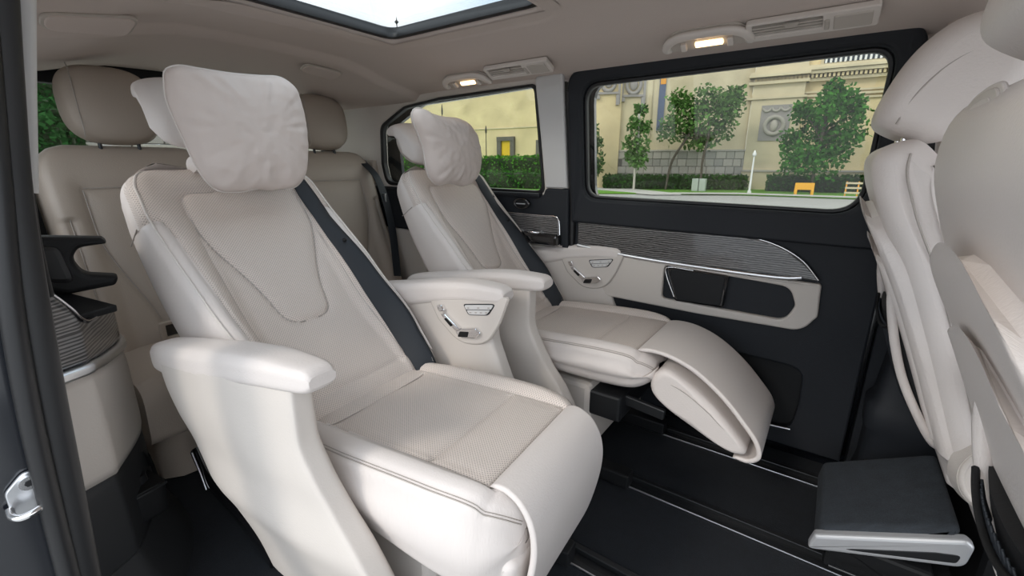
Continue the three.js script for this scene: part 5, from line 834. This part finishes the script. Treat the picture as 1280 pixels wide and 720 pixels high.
const tree = (label, x, z, h, crown, spread, n, lean_ = 0, col = [0.035, 0.085, 0.022], barkM = M.bark, stems = 1) => {
  const t = thing('street_tree', label, 'tree', [x, GY, z]);
  for (let s = 0; s < stems; s++) { const dx = (s - (stems - 1) / 2) * spread * 0.8, l = lean_ - s * 0.9 * (stems > 1 ? 1 : 0); obj('trunk', tube([[dx * 0.2 + (stems > 1 ? (s ? 0.3 : -1.4) : 0), 0.02, 0], [dx * 0.5 + (stems > 1 && !s ? -0.9 : 0), h * 0.3, 0], [dx * 0.6 + 0.1, h * 0.6, 0.05], [dx * 0.3, h * 0.85, 0]], 0.07, 20, 7), barkM, t); }
  const blobs = crown.map(([cx, cy, r]) => [cx * spread, cy * h, r * spread, (rnd() - 0.5) * spread * 0.8]);
  const br = blobs.map(([bx, by, r, bz]) => tube([[0, Math.min(by, h * 0.5), 0], [bx * 0.5, lerp(h * 0.5, by, 0.6), bz * 0.5], [bx, by, bz]], 0.025, 8, 5)); obj('branches', br, barkM, t);
  const f = obj('foliage', leaves(n, () => { const b = blobs[Math.floor(rnd() * blobs.length)], v = V(rnd() - 0.5, rnd() - 0.5, rnd() - 0.5).normalize().multiplyScalar(b[2] * Math.pow(rnd(), 0.45)); return [b[0] + v.x, b[1] + v.y, b[3] + v.z]; }, 0.24, col), M.leaf, t); f.userData.kind = 'stuff';
};
const crownA = [[-0.75, 0.62, 0.42], [-0.4, 0.76, 0.45], [0.0, 0.70, 0.5], [0.1, 0.88, 0.42], [0.45, 0.84, 0.44], [0.75, 0.78, 0.36], [0.45, 0.62, 0.42], [-0.2, 0.56, 0.4], [0.75, 0.92, 0.25], [0.15, 0.5, 0.3], [-0.5, 0.88, 0.3]];
const crownB = [[0, 0.9, 0.35], [-0.15, 0.75, 0.5], [0.3, 0.7, 0.5], [-0.3, 0.55, 0.6], [0.3, 0.5, 0.6], [0, 0.38, 0.6], [0.35, 0.33, 0.45], [-0.35, 0.4, 0.45]];
const crownC = [[0.1, 0.93, 0.28], [0.35, 0.84, 0.36], [0.6, 0.74, 0.34], [0.1, 0.76, 0.42], [-0.2, 0.66, 0.45], [0.2, 0.58, 0.5], [0.65, 0.55, 0.36], [0.0, 0.44, 0.5], [0.4, 0.42, 0.42], [-0.25, 0.34, 0.45], [0.2, 0.28, 0.5], [-0.5, 0.75, 0.3], [-0.65, 0.5, 0.35], [-0.5, 0.3, 0.35]];
{
  const g1 = at(866, 226, 'z', -28.2), g2 = at(793, 222, 'z', -26.6), g3 = at(1016, 224, 'z', -28.9), g4 = at(738, 225, 'z', -26);
  tree('spreading two-stemmed tree in front of the stone base wall', g1[0], g1[2], 5.7, crownA, 2.1, 3000, 0, [0.12, 0.25, 0.06], M.bark, 2);
  tree('slim upright young tree with a pale trunk before the carved wall', g2[0], g2[2], 5.1, crownB, 0.95, 1300, 0, [0.14, 0.28, 0.08], M.paleBark);
  tree('tall dark leafy tree near the yellow barrier', g3[0], g3[2], 5.6, crownC, 2.0, 4200, 0, [0.06, 0.22, 0.03]);
  tree('small sparse tree at the corner pier of the old building', g4[0], g4[2], 4.0, crownB, 0.9, 900, 0, [0.08, 0.16, 0.05]);
}
{ // left wing of the old building, seen over the hedge
  const A = [-12.3, -28.6], B = [-5.1, -32.0], L = Math.hypot(B[0] - A[0], B[1] - A[1]), rot = Math.atan2(-(B[1] - A[1]), B[0] - A[0]);
  const b = thing('old_building', 'pale yellow stucco wing with stone base, carved crests and a blue banner', 'building', [A[0], GY, A[1]], rot);
  const mb = (x0, x1, y0, y1, z0, z1) => { const g = new THREE.BoxGeometry(x1 - x0, y1 - y0, z1 - z0); g.translate((x0 + x1) / 2, (y0 + y1) / 2, (z0 + z1) / 2); const p = g.attributes.position, u = g.attributes.uv; for (let i = 0; i < p.count; i++) u.setXY(i, p.getX(i) + p.getZ(i), p.getY(i)); return g; };
  obj('wall', mb(-1.2, L + 0.1, 0, 15, -1.5, 0), M.stuccoPale, b);
  obj('corner_pier', mb(-1.3, 0.35, 0, 15, -1, 0.45), M.stucco, b);
  obj('pilaster', mb(0.35, 2.2, 0, 15, -1, 0.16), M.stuccoPale, b);
  obj('plinth', mb(0.35, L + 0.05, 0, 2.32, -0.5, 0.22), M.mortar, b);
  const stones = [M.stone, M.stoneB, M.stoneC], sg = new THREE.BoxGeometry(1, 1, 1); const cb = plate(roundPoly([[-0.5, -0.5, 0.04], [0.5, -0.5, 0.04], [0.5, 0.5, 0.04], [-0.5, 0.5, 0.04]], 2), 1, { bevel: 0.05, seg: 1 }); cb.translate(0, 0, -0.5);
  for (let r = 0; r < 5; r++) { let x = 0.36 + (r % 2 ? 0.25 : 0); while (x < L) { const w = Math.min(0.44 + 0.22 * rnd(), L + 0.05 - x); if (w > 0.12) { const s = obj('stone_block', cb, stones[Math.floor(rnd() * 3)], b); s.scale.set(w - 0.03, 0.43, 0.24); s.position.set(x + w / 2, 0.25 + r * 0.46, 0.16 + 0.02 * rnd()); } x += w; } }
  obj('plinth_cap', mb(0.35, L + 0.05, 2.32, 2.42, -0.2, 0.34), M.stoneC, b);
  // carved crest, cornice, banner
  for (const [cx, cy, k] of [[1.05, 5.95, 1], [-0.5, 6.1, 1]]) {
    const c = obj('carved_crest', [mb(-0.75, -0.6, -0.6, 0.9, 0, 0.12), mb(0.6, 0.75, -0.9, 0.9, 0, 0.12), mb(-0.75, 0.75, -0.35, -0.22, 0, 0.14), (() => { const g = new THREE.TorusGeometry(0.42, 0.1, 8, 24); g.scale(1, 1.2, 1); g.translate(0, 0.35, 0.08); return g; })(), (() => { const g = new THREE.SphereGeometry(0.25, 14, 10); g.scale(1, 1.3, 0.4); g.translate(0, 0.35, 0.06); return g; })(), mb(-0.7, -0.5, -0.62, -0.4, 0, 0.2), mb(0.5, 0.7, -1.0, -0.4, 0, 0.2)], M.carving, b); c.position.set(cx, cy, cx < 0 ? 0.45 : 0.16); }
  const bn = obj('banner', mb(2.62, 3.0, 3.6, 7.6, 0.02, 0.1), M.blueBanner, b); bn.userData.label = 'dark blue hanging banner'; obj('banner_crest', mb(2.66, 2.98, 6.3, 6.75, 0.1, 0.13), M.orange, b);
  for (const [y, d] of [[7.35, 0.14], [7.55, 0.26], [7.75, 0.4]]) obj('cornice', mb(3.5, L, y, y + 0.14, 0, d), M.stuccoPale, b);
  // right wing: entablature, dentils, balustraded windows, medallion pier
  const A2 = [-4.95, -32.2], rot2 = 5 * R;
  const w2 = thing('balustraded_wing', 'yellow stucco wing with deep cornice, medallion pier and balustraded windows', 'building', [A2[0], GY, A2[1]], rot2), L2 = 13;
  obj('wall', mb(0, L2, 0, 15, -1.5, 0), M.stucco, w2); obj('pier', mb(-0.05, 2.6, 0, 9, -0.6, 0.4), M.stuccoPale, w2); obj('base_course', mb(-0.1, L2, 0, 1.1, -0.3, 0.5), M.stuccoPale, w2); obj('base_ledge', mb(-0.1, L2, 1.1, 1.2, -0.3, 0.6), M.stoneC, w2);
  const panel = obj('medallion_panel', mb(0.55, 2.1, 2.9, 4.9, 0.38, 0.46), M.carving, w2); const mg = new THREE.TorusGeometry(0.48, 0.12, 10, 28); mg.translate(1.32, 3.75, 0.5); obj('medallion', mg, M.stone, w2); const md = new THREE.SphereGeometry(0.26, 14, 10); md.scale(0.8, 1.3, 0.5); md.translate(1.32, 3.75, 0.48); obj('medallion_bust', md, M.stoneC, w2);
  for (const x of [0.85, 1.32, 1.8]) { const g = new THREE.TorusGeometry(0.22, 0.07, 8, 16, Math.PI); g.rotateZ(Math.PI); g.translate(x, 4.78, 0.48); obj('carved_swag', g, M.stone, w2); }
  for (const [y, h, d] of [[5.05, 0.1, 0.14], [5.25, 0.12, 0.2], [5.45, 0.1, 0.16], [6.05, 0.16, 0.34], [6.42, 0.16, 0.62], [6.6, 0.12, 0.74]]) obj('moulding', mb(-0.25, L2, y, y + h, -0.2, d + (y < 6 ? 0 : 0) + 0.0), M.stuccoPale, w2);
  for (const [y, h, d] of [[5.25, 0.12, 0.52], [6.05, 0.16, 0.66], [6.42, 0.16, 0.9]]) obj('pier_moulding', mb(-0.3, 2.75, y, y + h, 0, d), M.stuccoPale, w2);
  const dn = obj('dentils', range(62, (i) => mb(0.0 + i * 0.2, 0.11 + i * 0.2, 6.22, 6.4, 0.1, 0.5)), M.stucco, w2); dn.userData.kind = 'stuff';
  obj('moulding', mb(0, L2, 6.72, 6.86, -0.1, 0.62), M.stuccoPale, w2);
  for (const x of [1.0, 3.3, 7.4]) {
    const wd = x < 2 ? 1.0 : 2.8; const win = obj('window', mb(x, x + wd, 7.0, 9.6, -0.05, 0.04), M.darkGlass, w2); obj('window_frame', [mb(x - 0.15, x, 6.9, 9.7, 0, 0.12), mb(x + wd, x + wd + 0.15, 6.9, 9.7, 0, 0.12)], M.stuccoPale, w2);
    const bl = obj('balusters', range(Math.round(wd / 0.22), (i) => mb(x + 0.04 + i * 0.22, x + 0.14 + i * 0.22, 6.95, 7.75, 0.15, 0.28)), M.white, w2); bl.userData.kind = 'stuff'; obj('balustrade_rail', mb(x - 0.05, x + wd + 0.05, 7.75, 7.9, 0.1, 0.34), M.white, w2);
  }
  // plain wall far behind with door and roof finials
  const f = thing('far_building', 'plain mottled yellow building with bright yellow door and roof finials', 'building', [-84, GY, -45], 4 * R);
  obj('wall', mb(0, 64, 0, 15.2, -6, 0), M.stucco, f);
  const dp = at(638, 190, 'z', -49), dx = 84 + dp[0]; obj('door_frame', [mb(dx - 1.35, dx - 0.75, 0, 4.6, 0, 0.35), mb(dx + 0.65, dx + 1.25, 0, 4.6, 0, 0.35), mb(dx - 1.35, dx + 1.25, 4.4, 4.9, 0, 0.4)], M.greyFrame, f); obj('door_leaf', mb(dx - 0.75, dx + 0.65, 0, 4.4, -0.02, 0.1), M.yellow, f);
  const d2 = 84 + at(677, 190, 'z', -49)[0]; obj('side_opening', mb(d2 - 0.5, d2 + 2, 0, 4.4, 0, 0.1), M.greyFrame, f); obj('string_course', mb(0, 64, 5.9, 6.02, 0, 0.12), M.stuccoPale, f);
  const sp = (x, h) => { const g = new THREE.LatheGeometry([[0.0, h], [0.06, h * 0.9], [0.3, h * 0.86], [0.06, h * 0.82], [0.08, h * 0.7], [0.3, h * 0.64], [0.1, h * 0.6], [0.14, h * 0.45], [0.42, h * 0.36], [0.14, h * 0.3], [0.5, h * 0.12], [0.9, 0]].map(([a, c]) => new THREE.Vector2(a, c)), 12); g.translate(x, 15.2, -0.9); return g; };
  const sx = at(490, 30, 'z', -47)[0] + 84; for (const [x, h] of [[sx, 6.6], [sx - 2.2, 3.0], [sx + 2.4, 3.0], [sx - 15.5, 4.2]]) obj('roof_finial', sp(x, h), M.iron, f);
}
{ // street furniture
  const post = (label, px, top, bottom, z, m) => { const b = at(px, bottom, 'z', z), h = at(px, top, 'z', z)[1] - GY, p = thing('street_lamp', label, 'lamp post', [b[0], GY, z]); const g = new THREE.CylinderGeometry(0.035, 0.06, h * 0.86, 10); g.translate(0, h * 0.43, 0); obj('pole', g, m, p); const l = new THREE.LatheGeometry([[0, 0], [0.07, 0.02], [0.1, h * 0.05], [0.06, h * 0.1], [0.02, h * 0.14], [0, h * 0.14]].map(([a, c]) => new THREE.Vector2(a, c)), 12); l.translate(0, h * 0.86, 0); obj('lantern', l, m, p); const c = new THREE.CylinderGeometry(0.09, 0.11, 0.2, 10); c.translate(0, 0.1, 0); obj('foot', c, m, p); };
  post('slender white lamp post on the kerb before the medallion pier', 936, 188, 243, -26.9, M.white);
  post('thin dark lamp post in front of the plain yellow wall', 608, 157, 200, -36, M.iron);
  post('dark ornate lamp post far behind the rear quarter window', 555, 130, 200, -38, M.iron);
  const cab = (px, lab) => { const b = at(px, 238.5, 'z', -27.9), t = thing('utility_cabinet', 'pale grey green utility cabinet on the grass, ' + lab, 'cabinet', [b[0], GY + 0.02, -27.9], 0, 'utility cabinets by the hedge'); obj('body', box(-0.18, 0.18, 0, 0.72, -0.15, 0.15, 0.02), M.cabinet, t); obj('door', box(-0.17, 0.17, 0.06, 0.66, 0.15, 0.165, 0.005), M.cabinet, t); };
  cab(868.5, 'nearer the footpath'); cab(877.5, 'nearer the white lamp post');
  const bb = at(1004, 243, 'z', -26.8), br = thing('road_barrier', 'bright yellow plastic road barrier on the street edge', 'barrier', [bb[0], GY + 0.03, -26.8], 0.3);
  obj('panel', box(-0.42, 0.42, 0.28, 0.62, -0.04, 0.04, 0.03), M.barrier, br); for (const s of [-1, 1]) obj('leg', box(s * 0.36 - 0.06, s * 0.36 + 0.06, 0.0, 0.3, -0.06, 0.06, 0.02), M.barrier, br);
  const wb = at(1071, 243, 'z', -26.9), wo = thing('striped_barrier', 'pale striped wooden barrier at the far end of the street', 'barrier', [wb[0], GY + 0.03, -26.9], 0);
  for (const y of [0.15, 0.38, 0.6]) obj('rail', box(-0.5, 0.5, y, y + 0.09, -0.02, 0.02, 0.01), M.stuccoPale, wo); for (const s of [-1, 0, 1]) obj('post', box(s * 0.46 - 0.03, s * 0.46 + 0.03, 0, 0.72, -0.03, 0.0, 0.01), M.orange, wo);
}
{ // terrace hedges and steps behind the tailgate
  const blk = (px0, px1, top, x, zw) => { const a = at(px0, top, 'x', x), b = at(px1, top, 'x', x); return [a, b]; };
  [[28, 80, 96, -15], [28, 79, 121, -13], [28, 74, 133, -11.4], [28, 60, 148, -9.8]].forEach(([p0, p1, top, x], i) => {
    const a = at(p0 - 60, top, 'x', x), b = at(p1, top, 'x', x), h = a[1] - GY, w = Math.abs(b[2] - a[2]);
    const t = thing('terrace_hedge', ['topmost', 'third', 'second', 'lowest'][i] + ' step of the dark clipped terrace hedges behind the rear window', 'hedge', [x, GY, (a[2] + b[2]) / 2]);
    obj('core', box(-0.6, 0.6, 0, h, -w / 2, w / 2, 0.12), M.hedgeCore, t);
    const f = obj('foliage', leaves(1500, () => rnd() < 0.7 ? [0.6 + 0.03 * rnd(), h * (0.45 + 0.55 * rnd()), (rnd() - 0.5) * w] : [(rnd() - 0.5) * 1.2, h * (1 + 0.02 * rnd()), (rnd() - 0.5) * w], 0.1, [0.03, 0.12, 0.03]), M.leaf, t); f.userData.kind = 'stuff';
  });
  const tw = thing('stone_terrace', 'pale stone terrace blocks behind the hedges and steps', 'terrace', [-19, GY, -5]);
  for (let r = 0; r < 5; r++) for (let k = 0; k < 12; k++) obj('stone_block', box(-0.3 + 0.03 * rnd(), 0.3 + 0.03 * rnd(), r * 0.55, r * 0.55 + 0.53, -11 + k * 2 + (r % 2) * 0.9, -9.03 + k * 2 + (r % 2) * 0.9, 0.03), [M.stone, M.stoneB, M.stoneC][Math.floor(rnd() * 3)], tw);
  obj('coping', box(-0.4, 0.4, 2.75, 2.95, -11.2, 14.1, 0.03), M.stoneC, tw);
  const st = thing('terrace_steps', 'pale stone steps beside the dark terrace hedges', 'steps', [-9.5, GY, -3.6]);
  for (let k = 0; k < 7; k++) obj('step', box(-5 + 0.0, -k * 0.0 + 0.5 - k * 0.5, k * 0.24, k * 0.24 + 0.24, -3.4, 0.3, 0.02), M.paving, st);
}
scene.traverse((o) => { if (o.isMesh) { o.castShadow = true; o.receiveShadow = true; } });
renderer.render(scene, camera);
